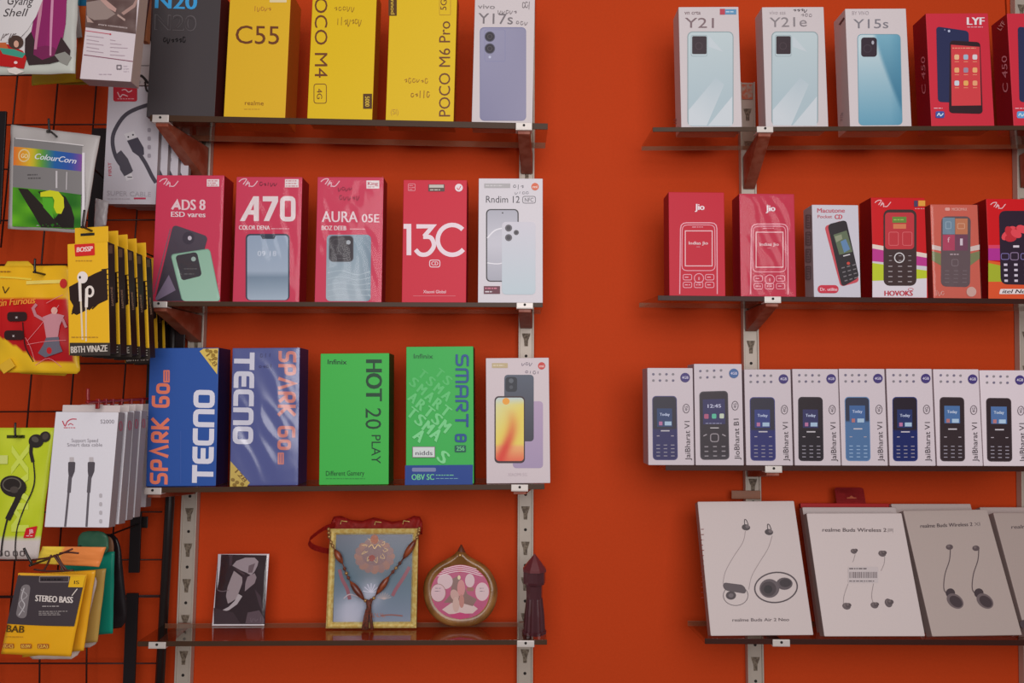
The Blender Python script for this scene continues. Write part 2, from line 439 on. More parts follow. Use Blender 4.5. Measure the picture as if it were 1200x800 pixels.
class Pouch(Thing):
    """soft flat pack: a four-cornered outline with a swelling in the middle"""
    def __init__(s, name, label, cat, quad, col, thick=0.012, Y=-0.2, g=0.5, group=None, colfn=None, back=None, m=None, wr=0.0008, yaw=0, pad=0.04, nx=16, nz=22, rough=0.35, radius=0.0):
        s.setup(quad, Y, 0, yaw, 0.0, None); s.g = g; s.thick = thick
        cs = [s.F(p) for p in quad]; s.cs = cs; s.ir = rough
        s.x0 = min(c.x for c in cs); s.x1 = max(c.x for c in cs); s.z0 = min(c.z for c in cs); s.z1 = max(c.z for c in cs)
        sd = random.random() * 10; vs = []; fs = []; cc = []
        rr = radius
        for side in (0, 1):
            for j in range(nz + 1):
                for i in range(nx + 1):
                    a, t = i / nx, j / nz
                    aa = a
                    if rr:
                        d = min(t, 1 - t)
                        if d < rr: ins = rr * 0.9 * (1 - math.sqrt(max(0, 1 - (1 - d / rr) ** 2))); aa = ins + (1 - 2 * ins) * a
                    p = s.loc(aa, t); h = s.puff(a, t)
                    w = wr * noise.noise(Vector((a * 5, t * 6, sd)))
                    vs.append((p.x, (-h * 0.6 - w) if side == 0 else (h * 0.4 + 0.0008 - w), p.z))
        o = (nx + 1) * (nz + 1)
        fn = colfn or (lambda a, t: col)
        def add(f, cs_): fs.append(f); cc.append(cs_)
        st = lambda k: ((k % (nx + 1)) / nx, (k // (nx + 1)) / nz)
        for j in range(nz):
            for i in range(nx):
                a = j * (nx + 1) + i; f = (a, a + nx + 1, a + nx + 2, a + 1)
                add(f, [fn(*st(k)) for k in f]); f2 = tuple(k + o for k in f[::-1]); add(f2, [back or col] * 4)
        rim = [i for i in range(nx + 1)] + [(j + 1) * (nx + 1) - 1 for j in range(1, nz + 1)] + [nz * (nx + 1) + i for i in range(nx - 1, -1, -1)] + [j * (nx + 1) for j in range(nz - 1, 0, -1)]
        for k in range(len(rim)):
            a, b = rim[k], rim[(k + 1) % len(rim)]; add((a, b, b + o, a + o), [back or col] * 4)
        me = bpy.data.meshes.new(name); me.from_pydata(vs, [], fs)
        at = me.color_attributes.new('ink', 'FLOAT_COLOR', 'CORNER'); arr = []
        for c4 in cc:
            for c in c4: arr += [*alb(c, g), 1.0]
        at.data.foreach_set('color', arr)
        s.ob = link(name, me, m or ink_mat(rough), None, s.mw, True)
        tag(s.ob, label, cat, group); THINGS.append(s)
    def loc(s, a, t):
        tl, tr, br, bl = s.cs; return (tl * (1 - a) + tr * a) * (1 - t) + (bl * (1 - a) + br * a) * t
    def puff(s, a, t):
        return s.thick * (max(0, math.sin(math.pi * a)) ** 0.6) * (max(0, math.sin(math.pi * t)) ** 0.5) + 0.0003
    def surf(s, p):
        # invert the bilinear outline roughly
        tl, tr, br, bl = s.cs; t = 0.5; a = 0.5
        for _ in range(4):
            zt = tl.z * (1 - a) + tr.z * a; zb = bl.z * (1 - a) + br.z * a; t = (zt - p.z) / (zt - zb)
            xl = tl.x * (1 - t) + bl.x * t; xr = tr.x * (1 - t) + br.x * t; a = (p.x - xl) / (xr - xl)
        a = min(1, max(0, a)); t = min(1, max(0, t))
        return Vector((0, -s.puff(a, t) * 0.6 - 0.0009, 0))
def copy_tree(o, mw, label, group=None, name=None):
    r = o.copy(); C.objects.link(r); r.matrix_world = mw; r['label'] = label
    if group: r['group'] = group
    for ch in o.children:
        c = ch.copy(); C.objects.link(c); c.parent = r
    return r
# ------------------------------------------------------------------ the wall
ORANGE = mat('orange_wall_laminate', alb((190, 63, 21)), 0.7, 0, 0.05, 260.0, 0.10, spec=0.12)
wall = bmesh.new(); bmesh.ops.create_cube(wall, size=1.0)
for v in wall.verts: v.co = Vector((v.co.x * 3.0 - 0.763 + 0.035, 0.012 if v.co.y > 0 else 0.0, 1.5 + v.co.z * 3.0))
me = bpy.data.meshes.new('wall_back'); wall.to_mesh(me); wall.free()
XS = P(1196, 400, 0).x
for v in me.vertices: v.co.x = XS if v.co.x > 0 else -2.2
o = link('wall_back', me, ORANGE); o['kind'] = 'structure'; o['label'] = 'bright orange laminate wall behind the shelves'
bm = box_bm(-2.2, 2.4, -3.6, 0.012, -0.02, 0.0)
me = bpy.data.meshes.new('floor'); bm.to_mesh(me); bm.free()
o = link('floor', me, mat('grey_floor_tile', (0.32, 0.28, 0.25), .4, 0, .1, 3.0)); o['kind'] = 'structure'
# the next laminate sheet starts at a narrow joint near the right edge of the photo
bm = box_bm(XS + 0.003, 2.4, 0.0, 0.012, 0.0, 3.0, 0.001)
me = bpy.data.meshes.new('wall_back'); bm.to_mesh(me); bm.free()
o = link('wall_back', me, ORANGE); o['kind'] = 'structure'; o['label'] = 'orange laminate sheet beyond the upright joint at the right edge'
bm = box_bm(XS - 0.0005, XS + 0.0035, 0.006, 0.012, 0.0, 3.0)
me = bpy.data.meshes.new('trim_1'); bm.to_mesh(me); bm.free()
o = link('trim_1', me, mat('dark_joint', (0.05, 0.012, 0.006), 0.8)); o['kind'] = 'structure'; o['label'] = 'dark upright joint between two orange laminate sheets'

# ------------------------------------------------------------------ slotted metal standards
ALU = mat('worn_aluminium', alb((178, 166, 154), 1.0), 0.45, 0.15, 0.06, 60.0, 0.05)
DARK = mat('dark_hole', (0.012, 0.008, 0.007), 0.8)
PAINT = mat('rust_paint', alb((120, 52, 32), 0.8), 0.5, 0.0, 0.1, 45.0, 0.1, col2=alb((135, 76, 58), 0.8))
def standard(pt, pb, ys, label, phase=0.0, wd=0.0205, tape=None, cut=False):
    """pt,pb upper and lower points in the photo; ys = where the key slots sit"""
    a, b = P(*pt, -0.006), P(*pb, -0.006)
    top = a if cut else a + (a - b) * 0.35
    bot = b + (b - a) * 0.25
    xc = lambda z: a.x + (b.x - a.x) * (z - a.z) / (b.z - a.z)
    ang = math.atan2(a.x - b.x, a.z - b.z)
    root = empty('shelf_standard', Vector((bot.x, 0, bot.z)), label, 'shelf standard', 'upright slotted shelf standards on the orange wall',
                 Matrix.Translation((bot.x, 0, bot.z)) @ Matrix.Rotation(ang, 4, 'Y'))
    L = (top - bot).length
    bm = box_bm(-wd / 2, wd / 2, -0.010, -0.0005, 0, L, 0.0008)
    child('channel', bm, ALU, root, world=False)
    for sx in (-1, 1):
        child('lip', box_bm(sx * wd / 2 - 0.0012, sx * wd / 2 + 0.0012, -0.0125, -0.001, 0, L, 0.0005), ALU, root, world=False)
    n = 0; z = (P(pb[0], ys[0], -0.0105).z - bot.z); z = z % 0.0505 - 0.0
    while z < L - 0.03:
        bm = bmesh.new()
        # key slot: wide mouth narrowing to a stem
        pts = [(-0.0062, 0.0085), (0.0062, 0.0085), (0.0055, 0.0050), (0.0030, -0.0020), (0.0026, -0.0105), (-0.0026, -0.0105), (-0.0030, -0.0020), (-0.0055, 0.0050)]
        f = bm.faces.new([bm.verts.new((x, -0.01035, z + y)) for x, y in pts][::-1])
        child('key_slot', bm, SLOT, root, world=False)
        bm = bmesh.new()
        bmesh.ops.create_circle(bm, cap_ends=True, radius=0.0022, segments=12, matrix=Matrix.Translation((0, -0.01035, z + 0.0255)) @ Matrix.Rotation(R(90), 4, 'X'))
        child('screw_hole', bm, DARK, root, world=False)
        z += 0.0505; n += 1
    return root
SLOT = mat('slot_shadow', alb((86, 72, 60), 1.0), 0.7, 0, 0.1, 300.0, col2=alb((122, 108, 92)))
SL = standard((241, 150), (215.5, 800), [602], 'slotted aluminium standard left of the left shelves, beside the wire grid')
SM = standard((617.5, 150), (615, 800), [600], 'slotted aluminium standard holding the right ends of the left shelves')
SR = standard((874.5, 98), (884.5, 800), [210], 'slotted aluminium standard behind the left part of the right shelves, its top end painted', cut=True)
SF = standard((1197, 150), (1206, 800), [395], 'slotted aluminium standard cut off by the right edge of the picture')
# paint smeared over the top end of the right hand standard
a = P(874.5, 112, -0.0108)
child('paint_smear', box_bm(a.x - 0.010, a.x + 0.010, -0.0112, -0.0104, a.z - 0.006, a.z + 0.018, 0.0003), mat('smear', alb((178, 92, 62)), 0.6, 0, 0.1, 160, col2=alb((165, 140, 125))), SR)
def rail_x(root, z):
    m = root.matrix_world; d = m.to_3x3() @ Vector((0, 0, 1)); o = m.translation; return o.x + d.x * (z - o.z) / d.z

# ------------------------------------------------------------------ glass shelves and their brackets
YF, YB = -0.116, -0.040
EDGE = mat('glass_edge', alb((76, 52, 36), 1.3), 0.45, 0, 0.12, 30.0, spec=.25)
EDGE2 = mat('glass_edge_dark', alb((62, 28, 20), 1.3), 0.45, 0, 0.12, 30.0, spec=.25)
BACKE = mat('ground_glass_edge', alb((150, 104, 84)), 0.4, 0, 0.1, 30.0)
class Shelf: pass
def shelf(l, r, thick_px, label, edge=EDGE, skew=0.0, backl=None):
    s = Shelf(); a, b = P(*l, YF), P(*r, YF); s.a, s.b = a, b
    th = thick_px * 0.001139; s.th = th
    s.ang = math.degrees(math.atan2(b.z - a.z, b.x - a.x)); s.ztop = lambda x: a.z + (b.z - a.z) * (x - a.x) / (b.x - a.x)
    mw = Matrix.Translation(a) @ Matrix.Rotation(R(-s.ang), 4, 'Y'); L = (b - a).length
    root = empty('glass_shelf', a, label, 'shelf', 'glass shelves on the orange wall', mw)
    bm = box_bm(0, L, 0.0012, YB - YF, -th, 0, 0.0004)
    for v in bm.verts:
        if v.co.y > 0.05 and v.co.x < L / 2: v.co.x += skew
    child('glass_pane', bm, SHELF_GLASS, root, world=False)
    child('polished_edge', box_bm(0, L, 0, 0.0011, -th, 0, 0.0003), edge, root, world=False)
    child('back_edge', box_bm(skew, L, YB - YF + .0001, YB - YF + .0009, -th, 0, 0.0002), BACKE, root, world=False)
    s.root = root; return s
L1 = shelf((176, 134.5), (642, 144.5), 7.5, 'top left glass shelf under the black, yellow and white phone boxes')
L2 = shelf((176, 353), (636, 354.5), 5.5, 'second left glass shelf under the pinkish red phone boxes')
L3 = shelf((172, 571), (638, 567), 6, 'third left glass shelf under the blue and green phone boxes')
L4 = shelf((161, 751.5), (641, 749.5), 5.5, 'bottom left glass shelf carrying the framed picture and round plaque', skew=0.0)
R1 = shelf((765, 149), (1310, 146.5), 5.5, 'top right glass shelf under the white and red smartphone boxes', EDGE, -0.002)
R2 = shelf((771, 346), (1310, 351), 6.0, 'second right glass shelf under the keypad phone boxes', EDGE2, -0.012)
R3_ = shelf((780, 545), (1310, 546.5), 6.0, 'third right glass shelf under the tight row of white phone boxes', EDGE2)
R4 = shelf((826, 748), (1310, 750.5), 6.0, 'bottom right glass shelf under the white earphone boxes', EDGE2, -0.004)
SILVER = mat('clip_metal', alb((205, 196, 190)), 0.4, 0.2, 0.05, 90.0)
def bracket(sh, cx, rail, drop, label, tip=0.006):
    """sheet metal arm from the standard to a clip that grips the front of the glass"""
    cp = P(cx, 400, YF)
    z = sh.ztop(P(cx, 400, YF).x); 
    # find the clip position on the front of the glass
    for _ in range(3):
        py = H0 / 2
        cpx = cp.x; break
    cpy = None
    lo, hi = -200.0, 1000.0
    for _ in range(40):
        mid = (lo + hi) / 2; q = P(cx, mid, YF)
        if q.z > sh.ztop(q.x): lo = mid
        else: hi = mid
    q = P(cx, lo, YF); fx, fz = q.x, sh.ztop(q.x) - sh.th
    rz = fz; rx = rail_x(rail, rz)
    root = empty('shelf_bracket', Vector((rx, -0.012, rz)), label, 'shelf bracket', 'brackets under the glass shelves')
    w = 0.0085; bm = bmesh.new()
    e = 0.0006
    prof = [(-0.0118, -e), (YF + 0.002, -e), (YF + 0.002, -e - tip), (-0.06, -e - tip - (drop - tip) * 0.55), (-0.0118, -e - drop)]
    vs = []
    for sx in (-1, 1):
        row = []
        for y, dz in prof:
            t = (y + 0.0118) / (YF + 0.0118); row.append(bm.verts.new((rx + (fx - rx) * t + sx * w * (1 if t < .9 else 1), y, rz + (fz - rz) * 0 + dz)))
        vs.append(row)
    bm.faces.new(vs[0]); bm.faces.new(vs[1][::-1])
    for i in range(len(prof)):
        j = (i + 1) % len(prof); bm.faces.new((vs[0][j], vs[0][i], vs[1][i], vs[1][j]))
    bmesh.ops.recalc_face_normals(bm, faces=bm.faces)
    bmesh.ops.bevel(bm, geom=bm.edges[:], offset=0.0006, segments=1, affect='EDGES')
    child('arm', bm, PAINT, root)
    c = child('clip', box_bm(fx - 0.0112, fx + 0.0112, YF - 0.0022, YF - 0.0002, fz - 0.0015, fz + sh.th - 0.0002, 0.0007), SILVER, root)
    child('clip_lip', box_bm(fx - 0.0112, fx + 0.0112, YF - 0.002, YF + 0.012, fz - 0.0022, fz - 0.0006, 0.0004), SILVER, root)
    bm = bmesh.new(); bmesh.ops.create_circle(bm, cap_ends=True, radius=0.0017, segments=12, matrix=Matrix.Translation((fx, YF - 0.0026, fz + sh.th / 2)) @ Matrix.Rotation(R(90), 4, 'X'))
    bmesh.ops.solidify(bm, geom=bm.faces[:], thickness=-0.0004)
    child('screw', bm, DARK, root)
    return root
bracket(L1, 189, SL, 0.052, 'bracket under the left end of the top left shelf')
bracket(L1, 614, SM, 0.030, 'bracket under the right end of the top left shelf, below the lilac phone box')
bracket(L2, 187, SL, 0.040, 'bracket under the left end of the second left shelf')
bracket(L2, 615, SM, 0.018, 'bracket under the right end of the second left shelf')
bracket(L3, 180, SL, 0.014, 'bracket under the left end of the third left shelf, below the blue box')
bracket(L3, 609, SM, 0.012, 'bracket under the right end of the third left shelf')
bracket(L4, 185, SL, 0.006, 'bracket under the left end of the bottom left shelf', 0.003)
bracket(L4, 616, SM, 0.006, 'bracket under the right end of the bottom left shelf, below the dark tower', 0.003)
bracket(R1, 896, SR, 0.050, 'slanting rust brown bracket under the top right shelf')
bracket(R2, 905, SR, 0.030, 'bracket under the second right shelf')
bracket(R3_, 906, SR, 0.018, 'bracket under the third right shelf')
bracket(R4, 915, SR, 0.006, 'bracket under the bottom right shelf', 0.003)
bracket(R1, 1256, SF, 0.050, 'bracket at the right edge of the picture under the top right shelf')
# yellowed tape stuck across the standard above the bottom right shelf
q = P(874, 581, -0.014)
bm = box_bm(q.x - 0.021, q.x + 0.021, -0.0155, -0.0145, q.z - 0.0055, q.z + 0.0065, 0.0004)
for v in bm.verts: v.co.z += 0.0015 * math.sin(v.co.x * 300)
me = bpy.data.meshes.new('sticky_tape'); bm.to_mesh(me); bm.free()
o = link('sticky_tape', me, mat('old_tape', alb((140, 92, 68)), 0.35)); tag(o, 'strip of brown tape across the standard above the leftmost earphone box', 'tape')
# ------------------------------------------------------------------ phone boxes, top left shelf
WHT = (206, 196, 198); GRY = (120, 112, 116); INK = (70, 62, 66)
G1 = 'phone boxes on the top left shelf'
def carton(*a, **k): return Carton(*a, **k)
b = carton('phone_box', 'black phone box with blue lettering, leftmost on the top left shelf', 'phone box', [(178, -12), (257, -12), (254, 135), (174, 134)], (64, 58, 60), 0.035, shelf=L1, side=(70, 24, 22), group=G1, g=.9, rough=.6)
p = b.p(); BL_ = (60, 150, 205)
p.text('N20', (181.5, 9.5), (231, 11), 17, BL_, 0.035)
for o_ in range(1): p.text('N20', (181, 35), (230, 36.5), 18, (92, 86, 88), 0.02); p.text('N20', (182, 34.3), (229, 35.8), 16.4, (64, 58, 60), 0.006)
b.p('handwriting').scrawl(191, 43, 218, 51, (20, 16, 18), 1.3, 5, 3)
b = carton('phone_box', 'yellow phone box with brown upright lettering, next to the black box', 'phone box', [(268, -12), (339.5, -12), (336, 136), (264, 135)], (222, 176, 34), 0.050, shelf=L1, side=(186, 96, 26), group=G1, g=1)
p = b.p(); BR_ = (110, 62, 34)
p.text('C55', (276, 51), (327, 52), 21, BR_, 0.0)
p.text('realme', (287, 123), (309, 123.5), 5, (140, 86, 30), 0.01); p.lines(286, 128, 312, 128, 1, (170, 120, 40), .6)
b.p('sticker').rq((316, -6, 336, 3), 1, (226, 206, 160)); b.p('handwriting').scrawl(297, 7, 318, 13, (180, 120, 50), .9, 5, 5)
b = carton('phone_box', 'yellow phone box with brown lettering running down its left side', 'phone box', [(364.5, -12), (441, -12), (437, 141), (362, 139)], (222, 184, 14), 0.035, shelf=L1, side=(176, 90, 20), group=G1)
p = b.p()
p.text('POCO M4', (369, -14), (369, 91), 14.5, BR_, 0.006)
p.rrect(368, 98.5, 382.5, 121, 3, .8, BR_); p.text('4G', (371.5, 104), (371.5, 116), 6, BR_, 0)
b.p('handwriting').scrawl(391, 6, 416, 14, (150, 110, 30), .9, 5, 11); b.p('handwriting').scrawl(394, 20, 424, 31, (150, 110, 30), .9, 5, 12)
b.p('sticker').rect(425.6, 110, 436, 127.5, (84, 52, 20)).text('5000', (428, 113), (428, 125), 5, (214, 180, 60), .02)
b = carton('phone_box', 'yellow phone box with brown lettering running up its right side', 'phone box', [(455, -10), (534.5, -10), (533, 142.5), (454, 141)], (222, 184, 22), 0.035, shelf=L1, side=(170, 76, 18), group=G1)
p = b.p()
p.text('POCO M6 Pro', (527.5, 136.5), (527.5, 25), 13, BR_, 0.008)
p.text('5G 8', (523, 12), (524, -9), 7, BR_, 0.01); p.rrect(515, -12, 528, 17.5, 1, .6, (186, 140, 40))
b.p('sticker').rect(455.3, -10, 465, 18.5, (84, 52, 20)).text('pouu', (461, 17), (461, 0), 4.5, (214, 180, 60), .02)
b.p('handwriting').scrawl(473, 91, 502, 98, (160, 110, 30), 1, 6, 21); b.p('handwriting').scrawl(481, 107, 504, 115, (150, 100, 30), 1.1, 5, 22)
p.text('(SI)', (458, 134), (467, 134), 6, (190, 150, 50), 0)
b = carton('phone_box', 'white phone box with a lilac phone picture on the top left shelf', 'phone box', [(555, -10), (626, -10), (625, 143.5), (554.5, 143)], WHT, 0.035, shelf=L1, side=(178, 160, 160), group=G1)
p = b.p('printed_phone')
p.rq((562.3, 32, 616.5, 141.5), 5, (120, 120, 156)).rq((563, 33, 616, 141), 4.5, lambda s, t: lerp(lerp((152, 150, 176), (130, 128, 158), t), (142, 139, 166), s), 3, 6)
p.rrect(568, 35, 592, 72, 2.5, .6, (132, 132, 168))
for y in (43, 57): p.ell(574, y, 6.2, 6.2, (92, 90, 108)); p.ell(574, y, 5.2, 5.2, (54, 50, 58)); p.ring(574, y, 2.6, 2.6, .6, (90, 84, 88), 10)
p.ell(574, 67, 1.6, 1.6, (186, 190, 212), 0, 8)
p = b.p(); p.text('Y17s', (560.5, 27.5), (601, 28.5), 12, GRY, 0.004)
p.text('vivo', (560, 10), (580, 10.5), 5, (140, 132, 134), .02)
for q_ in ((583, 12, 606, 17, 31), (604, 24, 619, 30, 32), (612, 2, 622, 10, 33)): b.p('handwriting').scrawl(*q_[:4], (120, 110, 114), .9, 4, q_[4])
TX = []
# ------------------------------------------------------------------ second left shelf
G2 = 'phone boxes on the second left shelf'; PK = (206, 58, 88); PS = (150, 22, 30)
def swoosh(b, x, y, k=1.0, col=(236, 190, 200)):
    p = b.p('logo')
    p.curve([(x, y + 3 * k), (x + 4 * k, y), (x + 9 * k, y), (x + 5 * k, y + 6 * k)], 1.1 * k, col, 4)
    p.curve([(x + 11 * k, y + 2 * k), (x + 8 * k, y + 7 * k), (x + 12 * k, y + 4 * k), (x + 12 * k, y + 9 * k)], 1.1 * k, col, 4)
    p.curve([(x + 13 * k, y + 8 * k), (x + 17 * k, y + 8 * k), (x + 22 * k, y + 2 * k)], 1.1 * k, col, 4)
b = carton('phone_box', 'shrink-wrapped red phone box showing a grey and a mint green phone', 'phone box', [(183.5, 204.5), (263, 206), (258, 353), (178, 353)], PK, 0.034, shelf=L2, side=PS, group=G2)
swoosh(b, 187, 210)
b.p('sticker').rect(242.5, 210, 257, 218.5, (238, 222, 222)).lines(243.5, 212, 256, 217, 3, (200, 60, 80), .9, 3)
p = b.p(); p.block('A', (201, 245.5), (212, 245.5), 11, 2.8, (236, 200, 206), .15); p.text('DS 8', (213, 246), (241, 246), 12, (236, 200, 206), .035)
p.text('ESD vares', (200.5, 254), (241, 254.5), 6, (240, 214, 218), .03)
p = b.p('printed_phone')
def gr1(s, t): return lerp((82, 72, 84), (62, 56, 66), t)
p.rq([(203, 263), (244, 277), (223, 352.8), (181.5, 352.8)], 5, gr1, 2, 4)
p.ell(221, 279, 7, 7.5, (66, 58, 70)); p.ell(222.5, 279, 2.4, 2.6, (198, 190, 200), 0, 12)
p.poly([(198, 322), (206, 340), (184, 352), (182, 350)], (126, 112, 134)); p.stroke([(200, 268), (180, 345)], 1, (112, 104, 118))
def gr2(s, t): return lerp((148, 190, 166), (160, 200, 178), t)
p.rq([(200, 298), (246, 291), (258.8, 352.9), (213.5, 352.9)], 4, (120, 160, 140)).rq([(201, 299), (245.5, 292), (257.8, 352.6), (214.5, 352.6)], 3.5, gr2, 2, 4)
p.rq([(205.5, 299.5), (231, 295), (237, 323), (213, 329)], 4, (64, 60, 66)); p.ell(227, 303.5, 2.8, 2.8, (160, 180, 172), 0, 12); p.lines(216, 315, 233, 321, 2, (120, 120, 120), .7, 4)
b.film(seed=1)
b = carton('phone_box', 'shrink-wrapped red phone box with big white letters over a pale blue phone screen', 'phone box', [(275.7, 207), (353, 207.5), (352, 353), (274, 352.7)], PK, 0.034, shelf=L2, side=PS, group=G2)
swoosh(b, 280, 210)
b.p('sticker').rect(334, 210, 350, 219.5, (238, 222, 222)).lines(335, 212, 349, 218, 3, (200, 60, 80), .9, 7)
p = b.p(); LP = (240, 214, 216)
p.poly([(281, 259), (297, 230), (303.5, 230), (303.5, 259), (297.5, 259), (297.5, 251.5), (291, 251.5), (287.2, 259)], LP); p.poly([(293.8, 246.3), (297.5, 246.3), (297.5, 239)], PK)
p.poly([(308, 230), (326, 230), (326, 236), (315.5, 259), (309, 259), (319, 236), (308, 236)], LP)
p.stroke(rnd([(331, 232.5), (343.8, 232.5), (343.8, 256.8), (331, 256.8)], 4, True), 5.4, LP, True)
p.text('COLOR DENA', (280, 269), (316.5, 269.3), 5, LP, .03); p.lines(318, 268, 341, 268, 1, (224, 160, 170), 1.2, 8)
b.p('handwriting').scrawl(304, 213, 325, 218, (120, 40, 60), 1, 6, 41)
p = b.p('printed_phone')
p.rq((288, 274, 339.5, 351.8), 5, (54, 62, 78)).rq((289.8, 275.8, 337.8, 351.5), 4, lambda s, t: lerp((150, 168, 190), (176, 190, 206), t) if t < .62 else lerp((120, 140, 160), (170, 186, 202), (t - .62) / .38), 2, 9)
p.poly([(305, 275), (324, 275), (321.5, 280), (307.5, 280)], (54, 62, 78)); p.text('09 18', (302, 300), (324, 300), 6, (206, 214, 226), .0)
b.film(seed=2)
b = carton('phone_box', 'red phone box showing the back and dark camera of a pale blue phone', 'phone box', [(371.3, 207), (449.5, 207.8), (447.3, 353.3), (369.5, 353)], PK, 0.030, shelf=L2, side=PS, group=G2)
swoosh(b, 376, 210)
b.p('sticker').rect(429.5, 211.5, 444.5, 221, (238, 222, 222)).text('King', (431, 217), (443, 217), 4, (190, 70, 90), .03).lines(431, 219, 443, 219, 1, (190, 70, 90), .7)
p = b.p(); p.text('AURA', (377, 260), (419.5, 260.4), 12.5, (238, 206, 212), .02); p.text('05E', (424, 260.4), (444.5, 260.6), 9.5, (238, 206, 212), .02)
p.text('BOZ DEEB', (377, 269.5), (406, 269.8), 5, LP, .03); p.lines(410, 268.5, 432, 268.5, 1, (224, 160, 170), 1.2, 9)
b.p('handwriting').scrawl(396, 219, 413, 224, (130, 40, 60), 1, 6, 42); b.p('handwriting').scrawl(397, 229, 422, 235, (130, 40, 60), 1, 7, 43)
p = b.p('printed_phone')
p.rq([(383, 275), (435, 275), (434.5, 353), (382, 352.8)], 5, lambda s, t: lerp(lerp((136, 158, 172), (166, 180, 190), t), (120, 140, 156), max(0, s * 4 - 3)), 4, 6)
p.rq((385.5, 276, 414.5, 307), 5, (92, 96, 104)).rq((386.3, 276.8, 413.7, 306.2), 4.5, (58, 52, 58)); p.ell(408.5, 284, 2.6, 2.6, (170, 176, 182), 0, 12); p.ring(394, 284, 4, 4, .7, (80, 74, 80), 12); p.lines(392, 298, 410, 303, 2, (96, 92, 98), .7, 6)
for k in range(5): p.curve([(384, 320 + k * 7), (400, 317 + k * 7), (418, 322 + k * 6), (434, 318 + k * 7)], .7, (176, 192, 200), 4)
b.film(seed=3)
b = carton('phone_box', 'crimson phone box with very large white characters and no phone picture', 'phone box', [(472.8, 210.5), (547.3, 211), (546.3, 353.6), (470.7, 353.3)], (204, 40, 62), 0.04, shelf=L2, side=(150, 20, 28), group=G2)
p = b.p(); W2 = (236, 212, 220)
p.poly([(473, 262.3), (482, 262.3), (482, 299), (476.5, 299), (476.5, 268), (473, 268)], W2)
p.stroke([(488, 265.2), (507, 265.2), (497, 277)] , 5, W2); p.curve([(496, 277.5), (505, 278.5), (508.5, 288), (502, 297), (493, 298), (487, 292.5)], 5, W2, 5)
p.stroke([(530 + 17 * math.cos(R(a_)), 281 + 17.5 * math.sin(R(a_))) for a_ in range(40, 325, 12)], 5.2, W2)
p.rrect(503.5, 304.7, 515.5, 312.8, 2.5, .9, W2).text('CD', (505.5, 310.8), (513.5, 310.8), 4.4, W2, .02)
p.text('Xiaomi Global', (496, 343.5), (522.5, 343.5), 3.6, W2, .01).rect(484, 346.4, 534, 346.9, (214, 120, 130))
p.rrect(478.5, 215.5, 486.5, 223.5, 1, .7, (224, 140, 150)).lines(479.5, 217.5, 486, 222, 3, (224, 140, 150), .8, 2)
b.p('sticker').rect(502, 216, 521, 224.3, (92, 70, 66)).rect(503, 216.5, 520, 220, (196, 188, 180)).lines(504, 222.5, 519, 222.5, 1, (200, 190, 180), 1.2, 5)
b.p('logo').ell(537.8, 220, 4.6, 4.6, (240, 214, 220)).curve([(535.5, 220), (537.5, 222.3), (540, 218)], .9, (206, 70, 90), 4)
b = carton('phone_box', 'white phone box with two pale phones, right end of the second left shelf', 'phone box', [(561, 209), (636.3, 209), (635.8, 354), (560, 354)], (214, 208, 214), 0.035, shelf=L2, side=(176, 160, 158), group=G2)
p = b.p(); p.text('Rndim 12', (569.5, 237.3), (609, 237.6), 7.8, (76, 72, 78), .0); p.rrect(612.5, 230, 627.5, 238, 2.5, .7, (110, 104, 110)).text('NFC', (615, 236.4), (625, 236.4), 4.6, (100, 96, 102), .01)
p.rect(567.5, 215, 598, 220.2, (174, 170, 172)).lines(569, 217.5, 597, 217.5, 1, (200, 196, 198), 1.4, 6)
b.p('logo').ell(627, 218.7, 4.4, 4.4, (214, 108, 78)).text('mi', (624.3, 220.3), (629.7, 220.3), 3, (240, 220, 214), .03)
b.p('handwriting').scrawl(601, 216, 614, 221, (120, 116, 124), .9, 4, 51); b.p('handwriting').scrawl(603, 224, 620, 227, (140, 136, 144), .8, 5, 52)
p = b.p('printed_phone')
p.rq((569.6, 245, 607.8, 330), 5, (62, 58, 62)).rq((571, 246.3, 606.4, 328.8), 4, lambda s, t: lerp((200, 198, 208), (164, 164, 176), abs(t - .45) * 1.6), 2, 8)
p.curve([(571, 279), (580, 270), (592, 267), (606, 266)], 1.6, (228, 226, 232), 5); p.curve([(571, 308), (585, 309), (598, 304), (606, 298)], 1.2, (228, 226, 232), 5); p.ell(589, 249.5, .9, .9, (50, 46, 50), 0, 8)
p.rq((588.2, 260, 627.5, 345), 4.5, lambda s, t: lerp((206, 202, 212), (188, 202, 210), t), 2, 5)
for q_ in ((596, 267.3, 4.2), (596, 278.5, 4.2), (605, 272.5, 3.1)): p.ell(q_[0], q_[1], q_[2], q_[2], (104, 100, 106), 0, 14); p.ell(q_[0], q_[1], q_[2] * .6, q_[2] * .6, (74, 70, 76), 0, 12)
b.p('sticker').rect(567, 335.2, 586, 344.3, (104, 52, 66)).lines(568.5, 337.8, 585, 337.8, 1, (206, 120, 140), 1.5, 7).lines(568.5, 341.8, 578, 341.8, 1, (210, 200, 206), 1.5, 8)
